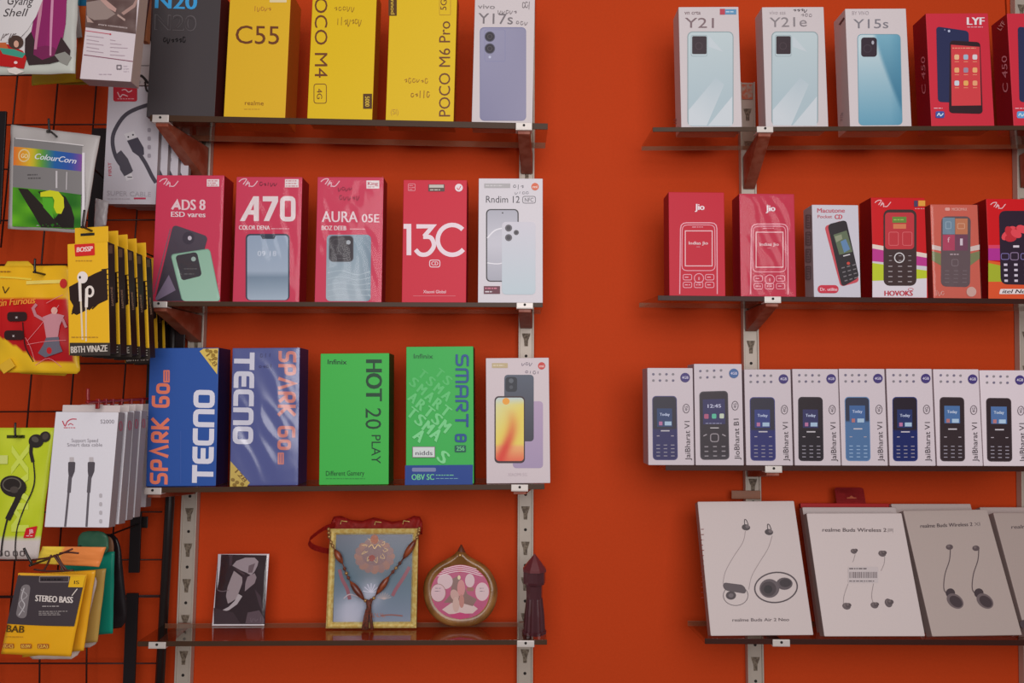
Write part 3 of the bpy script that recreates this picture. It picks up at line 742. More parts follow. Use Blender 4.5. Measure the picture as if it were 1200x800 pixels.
# ------------------------------------------------------------------ third left shelf
G3 = 'phone boxes on the third left shelf'; BLU = (44, 82, 156); ORG = (226, 122, 96); TW = (214, 212, 226)
def corner_badge(b, pts, dots, tx):
    p = b.p('sticker'); p.poly(pts, (214, 184, 92))
    for d in dots: p.ell(d[0], d[1], 2.6, 2.2, (150, 118, 48), 20, 10)
    p.text('128', *tx, 5, (130, 96, 40), .03)
b = carton('phone_box', 'deep blue phone box with white and orange letters running upwards', 'phone box', [(175.6, 408), (257, 407), (252.5, 570.5), (171, 571)], BLU, 0.042, shelf=L3, side=(30, 26, 66), group=G3, g=.92)
p = b.p()
p.block('TECNO', (250, 566), (252, 457), 25, 5.8, TW, gap=.36)
p.block('SPVRK Go', (196.5, 567.5), (199.5, 449), 21, 3.9, ORG, gap=.42)
p.rq((191.5, 433.5, 199, 448), 1, ORG); p.lines(193.2, 435, 193.2, 435, 1, ORG)
for x_ in (193.6, 196.5): p.rect(x_, 435, x_ + .8, 446, BLU)
p.rect(211.7, 505, 212.2, 567, (72, 98, 168))
corner_badge(b, [(238.5, 408.5), (256, 408), (254.6, 438.5), (234, 411.5)], [(247, 412), (250, 416), (253, 412), (252.5, 420), (243, 410.5)], ((241.5, 416.5), (251.5, 430)))
b = carton('phone_box', 'blue phone box in crumpled wrap with letters running downwards', 'phone box', [(272.5, 407.5), (352.5, 407.5), (348.3, 570), (269, 571)], (84, 92, 150), 0.042, shelf=L3, side=(54, 40, 84), group=G3)
p = b.p()
p.block('TECNO', (274.5, 412.5), (272.7, 520), 24, 5.6, (222, 220, 232), gap=.36)
p.block('SPVRK Go', (326.5, 411), (325, 527), 21, 3.9, (216, 128, 116), gap=.42); p.rq((325.5, 530, 332.8, 544), 1, (216, 128, 116))
for x_ in (327.6, 330.3): p.rect(x_, 531.5, x_ + .7, 542.5, (84, 92, 150))
corner_badge(b, [(270.2, 540), (293, 565.5), (289, 570), (269.5, 570)], [(273, 562), (278, 565), (275, 568), (284, 567)], ((275, 553), (286.5, 565.5)))
b.p('handwriting').scrawl(304, 414, 319, 419, (60, 60, 110), 1, 5, 61); b.p('handwriting').scrawl(303, 427, 320, 431, (60, 60, 110), 1, 5, 62)
b.film(glassy('crumpled_film', (0.95, 0.95, 0.97), 0.22, 0.04), 0.0020, 4, scale=20)
GRN = (66, 178, 76); GD = (24, 66, 42)
b = carton('phone_box', 'plain bright green phone box with dark letters down its right side', 'phone box', [(376.2, 413.7), (457.5, 414), (454.2, 568.7), (373.2, 569.6)], (64, 180, 74), 0.042, shelf=L3, side=(14, 70, 26), group=G3)
p = b.p()
p.text('HOT', (429, 421), (429, 470), 18.5, GD, .045); p.text('20', (428.5, 478), (428.5, 502.5), 18, GD, .0); p.text('PLAY', (435.5, 509.5), (435.5, 543), 10.5, GD, .0)
p.text('Infinix', (384, 426.5), (406.5, 426.8), 5.5, GD, .02); p.text('Different Gamery', (382, 557.3), (427, 556.8), 5.6, GD, .01); p.lines(382, 560.6, 432, 560.4, 1, (44, 130, 60), .7, 3)
b = carton('phone_box', 'patterned green phone box with a blue band along its foot', 'phone box', [(477, 405.7), (556.3, 406), (553.8, 568), (474.6, 568.4)], (62, 176, 82), 0.042, shelf=L3, side=(16, 60, 36), group=G3)
p = b.p('printed_pattern')
LG = (116, 206, 132)
random.seed(5)
ws = ['SMART', 'ARTS', 'SMART8', 'MART']
for k in range(-3, 12):
    for j in range(14):
        # big slanting letters of the pattern, running down to the right, paler towards the foot
        cx, cy = 470 + j * 9.3 - k * 1.0, 360 + k * 18.0 + j * 8.4
        lim = 526 if cy < 534 else 548
        if cx > lim or cy > 533 + (4 if cx > 515 else 0) or cx < 482 or cy < 434 or (cy > 514 and cx < 516) or (cy > 503 and cx > 519): continue
        t_ = min(1, (cy - 425) / 90); s_ = 9.5 + 4.5 * t_
        a_ = math.radians(38); ux, uy = math.cos(a_), math.sin(a_)
        p.text('SMART'[(j + 2 * k) % 5], (cx - ux * s_ * .42 - uy * s_ * .4, cy - uy * s_ * .42 + ux * s_ * .4), (cx + ux * s_ * .42 - uy * s_ * .4, cy + uy * s_ * .42 + ux * s_ * .4), s_, lerp((70, 180, 90), (128, 212, 144), t_), .10)
p.poly([(475, 545), (554.2, 544.3), (553.8, 567.9), (474.7, 568.2)], (34, 66, 140))
p = b.p()
p.block('SMaRT', (534, 415), (533.5, 500), 15.5, 2.6, (36, 78, 140), gap=.3); p.block('8', (533, 508), (533, 518), 14, 2.6, (36, 78, 140)); p.rq((533, 521.5, 546, 529.5), 1, (30, 88, 80)); p.text('256', (535, 527.8), (544.5, 527.8), 5, (110, 200, 130), .03)
p.text('Infinix', (485, 419.5), (507.5, 419.8), 5, (32, 96, 56), .01)
p.text('OBV SC', (482.5, 562), (509, 561.8), 6.6, (110, 200, 140), .03); p.rq((483, 547.7, 511, 552.3), 1.5, (120, 130, 170)); p.lines(511, 556.4, 534, 556.4, 1, (120, 200, 150), .9, 4); p.lines(511, 560.3, 545, 560.3, 1, (120, 170, 180), .7, 5)
b.p('sticker').rect(483.5, 523, 510, 535.8, (150, 120, 140)).rect(484.2, 523.7, 509.3, 535.1, (210, 216, 214)).text('nidds', (487, 533), (507, 533), 5, (90, 90, 100), .02)
b = carton('phone_box', 'white phone box with a fiery orange phone screen, below a standard', 'phone box', [(570.2, 419.2), (644.3, 419.2), (643.8, 566.6), (569.2, 567)], (208, 194, 198), 0.04, shelf=L3, side=(176, 150, 148), group=G3)
p = b.p('printed_phone')
p.rq((601, 470, 636.3, 548.3), 4, lambda s, t: lerp((176, 152, 180), (164, 146, 176), t), 1, 3)
p.rq((591, 439, 625.5, 517), 4, lambda s, t: lerp((86, 92, 106), (66, 64, 74), t), 1, 3); p.rq((592.3, 441.5, 606, 459), 3.5, (48, 50, 58)); p.ell(599, 446, 2.8, 2.8, (92, 96, 104), 0, 12); p.ell(599, 453.5, 2.2, 2.2, (78, 80, 88), 0, 12)
def flame(s, t):
    c = (232, 208, 120)
    f1 = math.exp(-((s - .35 - .25 * math.sin(t * 4)) ** 2) / .035)
    c = lerp((206, 216, 196), (228, 206, 96), min(1, .3 + t + .5 * s)) if t < .75 else (232, 170, 110)
    c = lerp(c, (214, 70, 52), min(1, f1 * max(0, min(1, (t - .15) * 1.6)))); 
    if t > .8: c = lerp(c, (220, 66, 58), min(1, (t - .8) * 3))
    if t < .12: c = lerp((190, 204, 206), c, t / .12)
    return c
p.rq((579.5, 464, 615.2, 542.5), 5, (66, 50, 54)).rq((581, 465.8, 613.8, 540), 4, flame, 10, 16).ell(593, 470, 4.3, 4, (236, 160, 62), 0, 14)
b.p('logo').ell(634.7, 428.5, 4.3, 4.3, (196, 62, 56)).text('mi', (632, 430.3), (637.4, 430.3), 3.2, (236, 200, 196), .03)
p = b.p(); p.rq((576.5, 425.3, 595, 431), .5, (188, 168, 130)); p.lines(578, 428, 593, 428, 1, (214, 200, 176), 1.3, 9); p.text('XIAOMI 5G', (595, 557.5), (617.5, 557.5), 3.5, (186, 172, 178), .01)
b.p('handwriting').scrawl(611, 424, 624, 429, (120, 110, 124), .9, 4, 71); b.p('handwriting').scrawl(615, 434, 633, 438, (120, 110, 124), .9, 5, 72)
# ------------------------------------------------------------------ top right shelf
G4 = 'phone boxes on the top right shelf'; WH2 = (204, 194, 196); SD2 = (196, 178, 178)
def pale(s, t):
    c = lerp((190, 204, 208), (172, 190, 198), min(1, t * 1.6))
    d = s + (1 - t) * 2.0
    if t > .55 and s < (t - .55) * 2.2 - .0: c = lerp(c, (206, 210, 216), .8)
    if t > .6 and s > 1.55 - (t - .2) * .9 - .0: c = lerp(c, (206, 210, 216), .6)
    return c
def vbox(quad, name, label, x, phone, wide, depth, g=1.0):
    b = carton('phone_box', label, 'phone box', quad, WH2, depth, shelf=R1, side=SD2, group=G4, g=g)
    q = b.q; pp = b.p('printed_phone'); x0, y0, x1, y1 = phone
    pp.rq((x0, y0, x1, y1), 6, (140, 158, 162)).rq((x0 + 1, y0 + 1, x1 - 1, y1), 5.3, lambda s, t: lerp((190, 204, 208), (172, 190, 198), min(1, t * 1.4)), 2, 8)
    w_ = x1 - x0; LW = (200, 208, 214)
    pp.poly([(x0 + 1.5, y0 + 92), (x0 + w_ * .62, y0 + 54), (x0 + w_ * .80, y0 + 62), (x0 + w_ * .42, y0 + 110), (x0 + 1.5, y0 + 110)], lambda x, y: lerp((178, 194, 202), LW, min(1, (y - y0 - 50) / 40)))
    pp.poly([(x0 + w_ * .45, y0 + 110.3), (x1 - 1.5, y0 + 76), (x1 - 1.5, y0 + 110.3)], LW); pp.poly([(x0 + 25, y0 + 5), (x0 + 42, y0 + 24), (x0 + 25, y0 + 18)], (196, 206, 212))
    pp.rrect(x0 + 4.5, y0 + 4.5, x0 + 23, y0 + 29, 2, .6, (150, 166, 172)); pp.rq((x0 + 5.5, y0 + 5.5, x0 + 22.5, y0 + 26.5), 1.5, (60, 48, 54)); pp.ring(x0 + 13.5, y0 + 17, 4, 4, .6, (80, 66, 72), 12)
    return b
b = vbox([(796, 8), (866.7, 8), (868.3, 148), (797.5, 148.5)], 'Y21', 'white phone box with a blue and red sticker, leftmost on the top right shelf', 803, (805.5, 37, 859.5, 148), 33, 0.034)
p = b.p(); p.text('Y21', (802.5, 32.5), (836.5, 32.8), 11.5, (128, 108, 112), .008); p.text('vn crta', (802, 17), (821, 17), 4.5, (140, 120, 124), .02)
b.p('sticker').rect(843.5, 11, 862.8, 17, (96, 146, 184)).rect(843.5, 10.5, 849.5, 17.3, (186, 70, 84)).lines(850.5, 14, 862, 14, 1, (190, 210, 226), 1.3, 5)
b.p('edge_print', 'left').text('10', (793, 145), (793, 139), 3, (140, 90, 90), .02)
b = vbox([(895, 8.3), (967, 8), (969, 147.2), (895.5, 148)], 'Y21e', 'white phone box with pen writing and a pale phone, second on the top right shelf', 903, (904, 37, 958.7, 147), 33, 0.030)
p = b.p(); p.text('Y21e', (902, 31.8), (945.5, 31), 11, (138, 130, 134), .004); p.text('vivo sss', (901.5, 17), (920.5, 17), 4.5, (170, 160, 164), .01)
b.p('handwriting').scrawl(929, 10, 946, 14, (90, 82, 88), 1, 5, 81); b.p('handwriting').scrawl(938, 16, 952, 20, (130, 120, 126), .8, 5, 82)
b = carton('phone_box', 'white phone box with a blue shaded phone picture', 'phone box', [(992, 10), (1063, 10), (1067, 146.5), (994.5, 147)], WH2, 0.037, shelf=R1, side=SD2, group=G4, g=.95)
def blu(s, t):
    c = lerp((188, 206, 212), (96, 152, 178), max(0, min(1, t * 1.1 - .15)))
    cur = .35 + .75 * (t ** 1.2)
    if t < .92: c = lerp(c, lerp((120, 170, 190), (58, 112, 142), min(1, t * 1.3)), max(0, min(1, (s - cur) / .10)))
    c = lerp(c, (70, 130, 160), .5 * max(0, s * 3 - 2.2))
    return c
p = b.p('printed_phone'); p.rq([(1004.5, 40), (1055.2, 40), (1057.6, 146.5), (1006, 147)], 5, (110, 150, 166)).rq([(1005.3, 40.8), (1054.5, 40.8), (1057, 146.3), (1006.6, 146.8)], 4.5, blu, 30, 60)
p.rq((1009, 44, 1027.5, 66.7), 3.5, (56, 44, 54)); p.ell(1022.7, 50, 1.5, 2.4, (170, 170, 180), 0, 10); p.ring(1016.5, 57, 4.5, 4.5, .6, (76, 66, 76), 12)
p = b.p(); p.text('Y15s', (1000, 33.2), (1041, 33), 10.5, (126, 122, 130), .002); p.text('BY VIVO', (998.5, 17.5), (1018, 17.5), 4.2, (160, 150, 156), .01)
b.p('edge_print', 'left').stroke([(984, 29), (989.5, 21)], 2, (80, 66, 70))
b.p('edge_print', 'left').text('Y15s', (988, 142), (988, 132), 3, (150, 140, 146), .01)
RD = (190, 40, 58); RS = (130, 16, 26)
def lyf(quad, label, dx, full):
    b = carton('phone_box', label, 'phone box', quad, RD, 0.034, shelf=R1, side=RS, group=G4, g=.85)
    X = lambda x: x + dx
    pp = b.p('printed_phone')
    pp.rq([(X(1097), 31), (X(1135), 36.5), (X(1137), 121), (X(1099), 119.5)], 4, (40, 44, 78)); pp.ell(X(1112), 36.5, 1.5, 1.5, (170, 176, 200), 0, 8); pp.ell(X(1107), 35, .8, .8, (130, 130, 160), 0, 8)
    if full:
        pp.rq([(X(1113), 47.5), (X(1148.5), 49.5), (X(1151.5), 133.5), (X(1112), 132.5)], 4, (46, 28, 34)).poly([(X(1114.3), 52.5), (X(1147.8), 55), (X(1149.5), 123.5), (X(1115), 124)], (196, 60, 66))
        pp.lines(X(1116), 56.5, X(1146), 58, 1, (226, 150, 120), 1, 4)
        cc = [(224, 170, 130), (150, 170, 190), (200, 196, 200), (226, 160, 110), (150, 130, 150), (222, 160, 110), (190, 196, 206), (230, 160, 90), (224, 150, 110)]
        for k in range(9):
            x_, y_ = X(1121 + (k % 3) * 10.6), 67 + (k // 3) * 15.3
            pp.rq((x_ - 2.8, y_ - 3, x_ + 2.8, y_ + 3), 1.6, cc[k]); pp.rect(x_ - 2.5, y_ + 5, x_ + 2.5, y_ + 5.8, (224, 140, 110))
    pl = b.p()
    if full: pl.block('7', (X(1131.5), 29.5), (X(1132.5), 29.5), .1, .1, RD); pl.text('LYF', (X(1132.5), 29.3), (X(1153.5), 29.3), 8.6, (226, 206, 210), .06); pl.lines(X(1133), 32, X(1153), 32, 1, (226, 160, 170), .9, 3)
    pl.lines(X(1094), 127, X(1108), 127, 1, (226, 170, 180), 1, 6); pl.rq((X(1096), 130.5, X(1106.5), 138.5), 2, (60, 80, 150) if full else (90, 150, 200)).curve([(X(1098), 136), (X(1100), 133), (X(1102), 136), (X(1105), 133)], 1.2, (190, 210, 240), 4)
    return b
b = lyf([(1086.8, 16), (1160, 15), (1163.2, 145.2), (1089.3, 146)], 'red phone box showing two dark phones, one with app icons', 0, True)
b.p('edge_print', 'left').text('C 450', (1085.5, 110), (1084.5, 66), 4.5, (200, 110, 120), .0)
b = lyf([(1182, 16), (1257, 15), (1262, 145), (1185.6, 145)], 'red phone box cut off by the right edge on the top right shelf', 95.5, False)
b.p('edge_print', 'left').text('C 450', (1181.5, 108), (1180, 65), 6, (214, 130, 140), .0); b.p('edge_print', 'left').text('LYF', (1173, 36), (1179, 27), 5, (214, 150, 150), .02)
# ------------------------------------------------------------------ second right shelf
G5 = 'phone boxes on the second right shelf'
def jio(quad, dx, dy, label, seed, col, hz):
    b = carton('phone_box', label, 'phone box', quad, col, 0.034, shelf=R2, side=(156, 24, 40), group=G5)
    X = lambda x: x + dx
    Y = lambda y: y + dy
    LPK = (226, 158, 172)
    pp = b.p('printed_phone')
    pp.stroke(rnd([(X(796.5), 344.5), (X(797.5), Y(261)), (X(840), Y(261)), (X(840.5), 344.5)], 7), 1.2, LPK)
    pp.stroke(rnd([(X(799), Y(290)), (X(799.5), Y(263.5)), (X(837.5), Y(263.5)), (X(838), Y(317)), (X(799), Y(317))], 6, True), .9, LPK, True)
    pp.stroke([(X(803), Y(270.5)), (X(834.5), Y(270.5)), (X(834.5), Y(311.5)), (X(803), Y(311.5))], 1, (232, 190, 196), True); pp.lines(X(811), Y(266), X(830), Y(266), 1, LPK, .9, 2)
    for r_ in range(3):
        for c_ in range(3):
            x_, y_ = X(800.5 + c_ * 13), Y(321.5 + r_ * 9.0)
            if c_ == 1 and r_ == 0: pp.ring(x_ + 5.5, y_ + 4.5, 5.5, 5.5, .9, LPK, 16); pp.text('0', (x_ + 4.5, y_ + 6.5), (x_ + 6.5, y_ + 6.5), 3.5, LPK, .03); continue
            if y_ + 7 < 345.5: pp.rrect(x_, y_, x_ + 10, y_ + 6.5, 2, .8, LPK); pp.lines(x_ + 2, y_ + 3.2, x_ + 8.5, y_ + 3.2, 1, LPK, 1.2, r_ * 3 + c_)
    pp.text('Indias Jio', (X(807), Y(286.5)), (X(829.5), Y(286.5)), 3.6, (236, 206, 210), .02); pp.rect(X(816), Y(289), X(820), Y(289.5), LPK)
    b.p('logo').text('Jio', (X(814), Y(246)), (X(825.5), Y(246)), 7, (240, 216, 222), .05)
    if hz: b.film(FILM, .0012, seed)
    return b
jio([(784.2, 224.4), (850.3, 225.8), (848.5, 345.6), (783.5, 345.2)], 0, 0, 'crimson keypad phone box, leftmost on the second right shelf', 6, (192, 26, 50), False)
jio([(867.3, 227), (932, 227), (931.8, 347), (867, 346.2)], 83, 1.5, 'pinkish shrink-wrapped keypad phone box in front of the right standard', 7, (192, 40, 68), True)
def keys(p, quad, rows, cols, col, w_=.6, h_=.25, off=0.0):
    l = p._lift()
    for r_ in range(rows):
        for c_ in range(cols):
            a0 = (c_ + .5 - w_ / 2) / cols; a1 = (c_ + .5 + w_ / 2) / cols; t0 = (r_ + .5 - h_ / 2) / rows; t1 = (r_ + .5 + h_ / 2) / rows
            p.poly([bil(quad, a0, t0), bil(quad, a1, t0), bil(quad, a1, t1), bil(quad, a0, t1)], col, l)
b = carton('phone_box', 'white box showing a tilted black and red keypad phone', 'phone box', [(952.3, 240), (1007.2, 240), (1007.5, 348.3), (953, 347.5)], (200, 196, 206), 0.030, shelf=R2, side=(176, 160, 164), group=G5)
p = b.p('printed_phone')
p.rq([(966, 265), (987, 258), (1010 - 3, 330), (985, 336)], 4, (196, 74, 84)).rq([(969.5, 263), (991.5, 257.5), (1006.8, 325), (986.5, 336.5)], 4.5, (44, 38, 42))
p.poly([(976.5, 275), (992, 270), (999, 295), (983.5, 298.5)], (96, 108, 84)).poly([(985, 283), (991, 280), (996, 292), (989, 296)], (96, 130, 170)).poly([(978, 277), (986, 274.5), (987, 280), (980, 284)], (140, 146, 120))
p.stroke([(988, 300), (996, 298)], 1.4, (200, 196, 200)); p.ell(994, 308.5, 2, 1.8, (196, 70, 60), 0, 10)
keys(p, [(984, 312), (1003.5, 307), (1006, 327), (989, 332)], 4, 3, (120, 114, 118))
p = b.p(); p.text('Macutone', (957.5, 249), (990, 249), 5, (190, 90, 104), .03); p.text('Pocket', (958, 255.5), (975, 255.5), 3.6, (190, 100, 110), .02); p.text('CD', (978, 256.5), (987, 256.5), 5, (196, 50, 66), .04)
p.rq((958, 334, 982.5, 343.5), 4.5, (196, 46, 66)).text('Dr. utilite', (961, 340.7), (981, 340.7), 3.6, (230, 200, 206), .02)
for k in range(4): b.p('edge_print', 'left').rrect(945, 252 + k * 20, 950.5, 267 + k * 20, 1, .8, (110, 90, 96)).lines(946, 255 + k * 20, 950, 264 + k * 20, 4, (100, 84, 90), .9, k)
def waves(p, x0, x1, pts):
    for (ya, yb, yc, yd, col) in pts: p.poly([(x0, ya), (x1, yb), (x1, yd), (x0, yc)], col)
b = carton('phone_box', 'red and white box with rainbow bands and a black keypad phone', 'phone box', [(1022.7, 231.3), (1085.4, 231.6), (1086, 348.8), (1021.8, 348.4)], (190, 14, 22), 0.034, shelf=R2, side=(130, 8, 16), group=G5, g=.9)
p = b.p('printed_pattern')
waves(p, 1022.2, 1085.9, [(286, 297, 291, 302, (214, 196, 186)), (291, 302, 309, 317, (176, 52, 130)), (309, 317, 318, 318, (205, 196, 200)), (306, 312, 330, 326, (196, 190, 196)), (311, 316, 329, 345, (196, 190, 198)), (308, 317, 329, 327, (176, 188, 40)), (329.5, 326, 348.2, 348.6, (206, 198, 206))])
swoosh(b, 1025, 235, .85, (230, 180, 184))
b.p('sticker').rect(1071, 235, 1075.3, 242.3, (70, 60, 90)).rect(1076, 235, 1084, 241.5, (212, 150, 60)).lines(1072, 244.5, 1084, 244.5, 1, (206, 150, 150), .9, 4)
p = b.p('printed_phone')
p.rq((1035.2, 245.5, 1073.8, 334.8), 7, (60, 42, 42)).rq((1037, 249, 1071, 292), 4, (178, 50, 58)); p.rect(1045.5, 254, 1062, 261, (96, 130, 56)).rect(1046.5, 262.5, 1061.5, 268, (200, 116, 80)).lines(1047, 257.5, 1060, 257.5, 1, (150, 180, 90), 1.2, 3)
for x_ in (1041.5, 1057.5): p.rrect(x_, 272, x_ + 11, 287.5, 2, .7, (206, 100, 104))
p.ring(1053.7, 302, 5.6, 5.6, 1.2, (200, 196, 198), 18); keys(p, (lambda a, b_, c, d: [(a, b_), (c, b_), (c, d), (a, d)])(1037.5, 309, 1071.5, 333), 4, 3, (170, 160, 164), .42, .14); keys(p, [(1037.5, 297), (1071.5, 297), (1071.5, 308), (1037.5, 308)], 2, 3, (150, 140, 144), .3, .14)
b.p().text('HOVOKS', (1036, 346.5), (1069.5, 346.5), 5.8, (176, 40, 56), .05)
b.p().ring(1067, 339, 3, 1.5, .6, (190, 90, 100), 12)
b = carton('phone_box', 'salmon red wrapped box with a grey phone of four coloured tiles', 'phone box', [(1092.7, 239.2), (1148, 240), (1147.6, 350), (1091.2, 349.8)], (198, 92, 76), 0.030, shelf=R2, side=(150, 48, 42), group=G5, g=.9)
p = b.p('printed_pattern'); p.poly([(1092, 286.5), (1102.5, 289), (1102.5, 294), (1092, 292)], (206, 186, 180)).poly([(1137, 289), (1147.8, 286.5), (1147.8, 292.5), (1137, 294.5)], (206, 186, 180))
p.poly([(1092, 294), (1102.5, 297), (1102.5, 311), (1092, 305)], (120, 124, 84)).poly([(1137, 297), (1147.8, 294), (1147.8, 303), (1137, 311)], (120, 124, 84))
p = b.p('printed_phone'); p.rq([(1103, 253.5), (1137.5, 253.5), (1136.5, 336.5), (1102.5, 335.5)], 6, (96, 78, 82))
p.rect(1104.5, 255, 1118.8, 274.5, (112, 134, 152)).rect(1119.2, 256, 1133.8, 274.5, (188, 116, 82)).rect(1104.5, 275, 1118.8, 293.5, (172, 62, 90)).rect(1119.2, 275, 1133.8, 293.5, (112, 64, 86))
p.text('1', (1124.8, 287.5), (1128, 287.5), 8, (206, 190, 200), .02).text('f', (1110, 284), (1113, 284), 6, (214, 170, 180), .02); p.rrect(1108, 260, 1114, 268, 1, .8, (150, 170, 184)); p.rrect(1122, 262, 1130, 268, 1, .8, (214, 160, 130))
p.lines(1113, 298, 1124, 298, 1, (170, 150, 156), 1.6, 3); p.rrect(1115, 304, 1122.5, 311.5, 2, .8, (126, 110, 114)); keys(p, [(1104.5, 315), (1135.5, 315), (1135, 333), (1104, 333)], 4, 3, (120, 104, 108), .5, .18)
p = b.p(); p.rq((1107, 243.3, 1113, 247), 1.5, (220, 160, 150)).text('MICROMAX', (1115, 247), (1133, 247), 3.4, (224, 164, 152), .02); p.ell(1138, 341.8, 5.8, 5.8, (200, 160, 150)); p.scrawl(1096, 340, 1106, 346, (214, 160, 150), .8, 4, 5)
b.film(FILM_HAZY, .0008, 9)
b = carton('phone_box', 'red and orange keypad phone box cut off by the right edge', 'phone box', [(1157, 233), (1222, 233), (1224, 350), (1159, 350.3)], (186, 12, 20), 0.034, shelf=R2, side=(126, 8, 14), group=G5, g=.8)
p = b.p('printed_pattern')
waves(p, 1158, 1223.5, [(287, 287, 291, 291, (196, 60, 90)), (291, 291, 305, 305, (160, 44, 130)), (305, 316, 330, 350, (202, 84, 36)), (308, 322, 332, 334, (150, 160, 40)), (330, 330, 350, 350, (200, 76, 40))])
swoosh(b, 1160.5, 237.5, .8, (230, 180, 184))
p = b.p('printed_phone'); p.rq([(1170.5, 247), (1210, 247), (1211, 334), (1172.5, 333)], 7, (40, 26, 42))
random.seed(3)
for k in range(7): p.ell(1190 + random.uniform(-11, 11), 268 + random.uniform(-9, 11), 4.5, 7, (176, 40, 50) if k % 2 else (206, 66, 76), random.uniform(0, 180), 12)
p.rect(1187, 287.5, 1194, 290, (200, 190, 200)); p.rrect(1184, 296, 1193, 304.5, 2, .9, (130, 110, 140)); p.rrect(1173, 297, 1182, 304, 2, .9, (110, 100, 150)); p.rrect(1196, 297, 1204, 304, 2, .9, (110, 100, 150)); keys(p, [(1172, 307), (1208, 307), (1208, 332), (1173, 332)], 4, 3, (190, 180, 196), .34, .42)
p = b.p(); p.rq([(1172, 338.5), (1215, 338.5), (1215, 344.5), (1170.5, 344.5)], 1, (214, 200, 200)).text('itel Neo', (1174, 343.5), (1206, 343.5), 4.3, (50, 36, 44), .05, .25)
# ------------------------------------------------------------------ third right shelf: eight white boxes
G6 = 'white keypad phone boxes on the third right shelf'
JQ = [[(758.6, 431), (811.6, 431), (814, 544), (759.6, 544)], [(813.3, 427.3), (869, 425.2), (872, 543.5), (815, 544)],
      [(872.5, 432.7), (927, 432.7), (929, 545), (874, 544.6)], [(929.6, 432), (982.6, 432.5), (985, 545.5), (930.2, 545)],
      [(983.6, 432), (1037.6, 432), (1039.6, 545.4), (985.8, 545)], [(1039.9, 432), (1093.6, 432), (1095, 545.4), (1041, 545.4)],
      [(1095.4, 432), (1148.4, 433), (1150.5, 545.6), (1096.2, 545.4)], [(1149.2, 433.4), (1204, 434), (1206, 546), (1151.3, 545.6)]]
JT = [((50, 46, 58), (52, 48, 92)), ((54, 46, 52), (60, 54, 60)), ((50, 46, 60), (46, 46, 104)), ((40, 30, 36), (34, 26, 34)), ((50, 54, 72), (76, 108, 150)), ((36, 26, 38), (24, 34, 92)), ((46, 34, 38), (48, 36, 40)), ((44, 32, 36), (46, 34, 38))]
JS = [(50, 66, 104), (56, 52, 92), (54, 62, 122), (52, 50, 92), (66, 98, 148), (36, 48, 96), (70, 104, 152), (74, 104, 152)]
JN = ['JaiBharat V1'] * 8
JL = ['white keypad phone box at the left end of the third right shelf, dark blue phone', 'taller white box with a wide grey keypad phone and light blue badge', 'white box with a navy keypad phone, left of the all-black phone box', 'white box with an all-black keypad phone and small violet screen',
      'white box with a light blue keypad phone', 'white box with a black phone whose keypad is deep blue', 'white box with a brown-black phone, second from the right edge on its shelf', 'white box with a brown-black phone, cut off at the right edge']
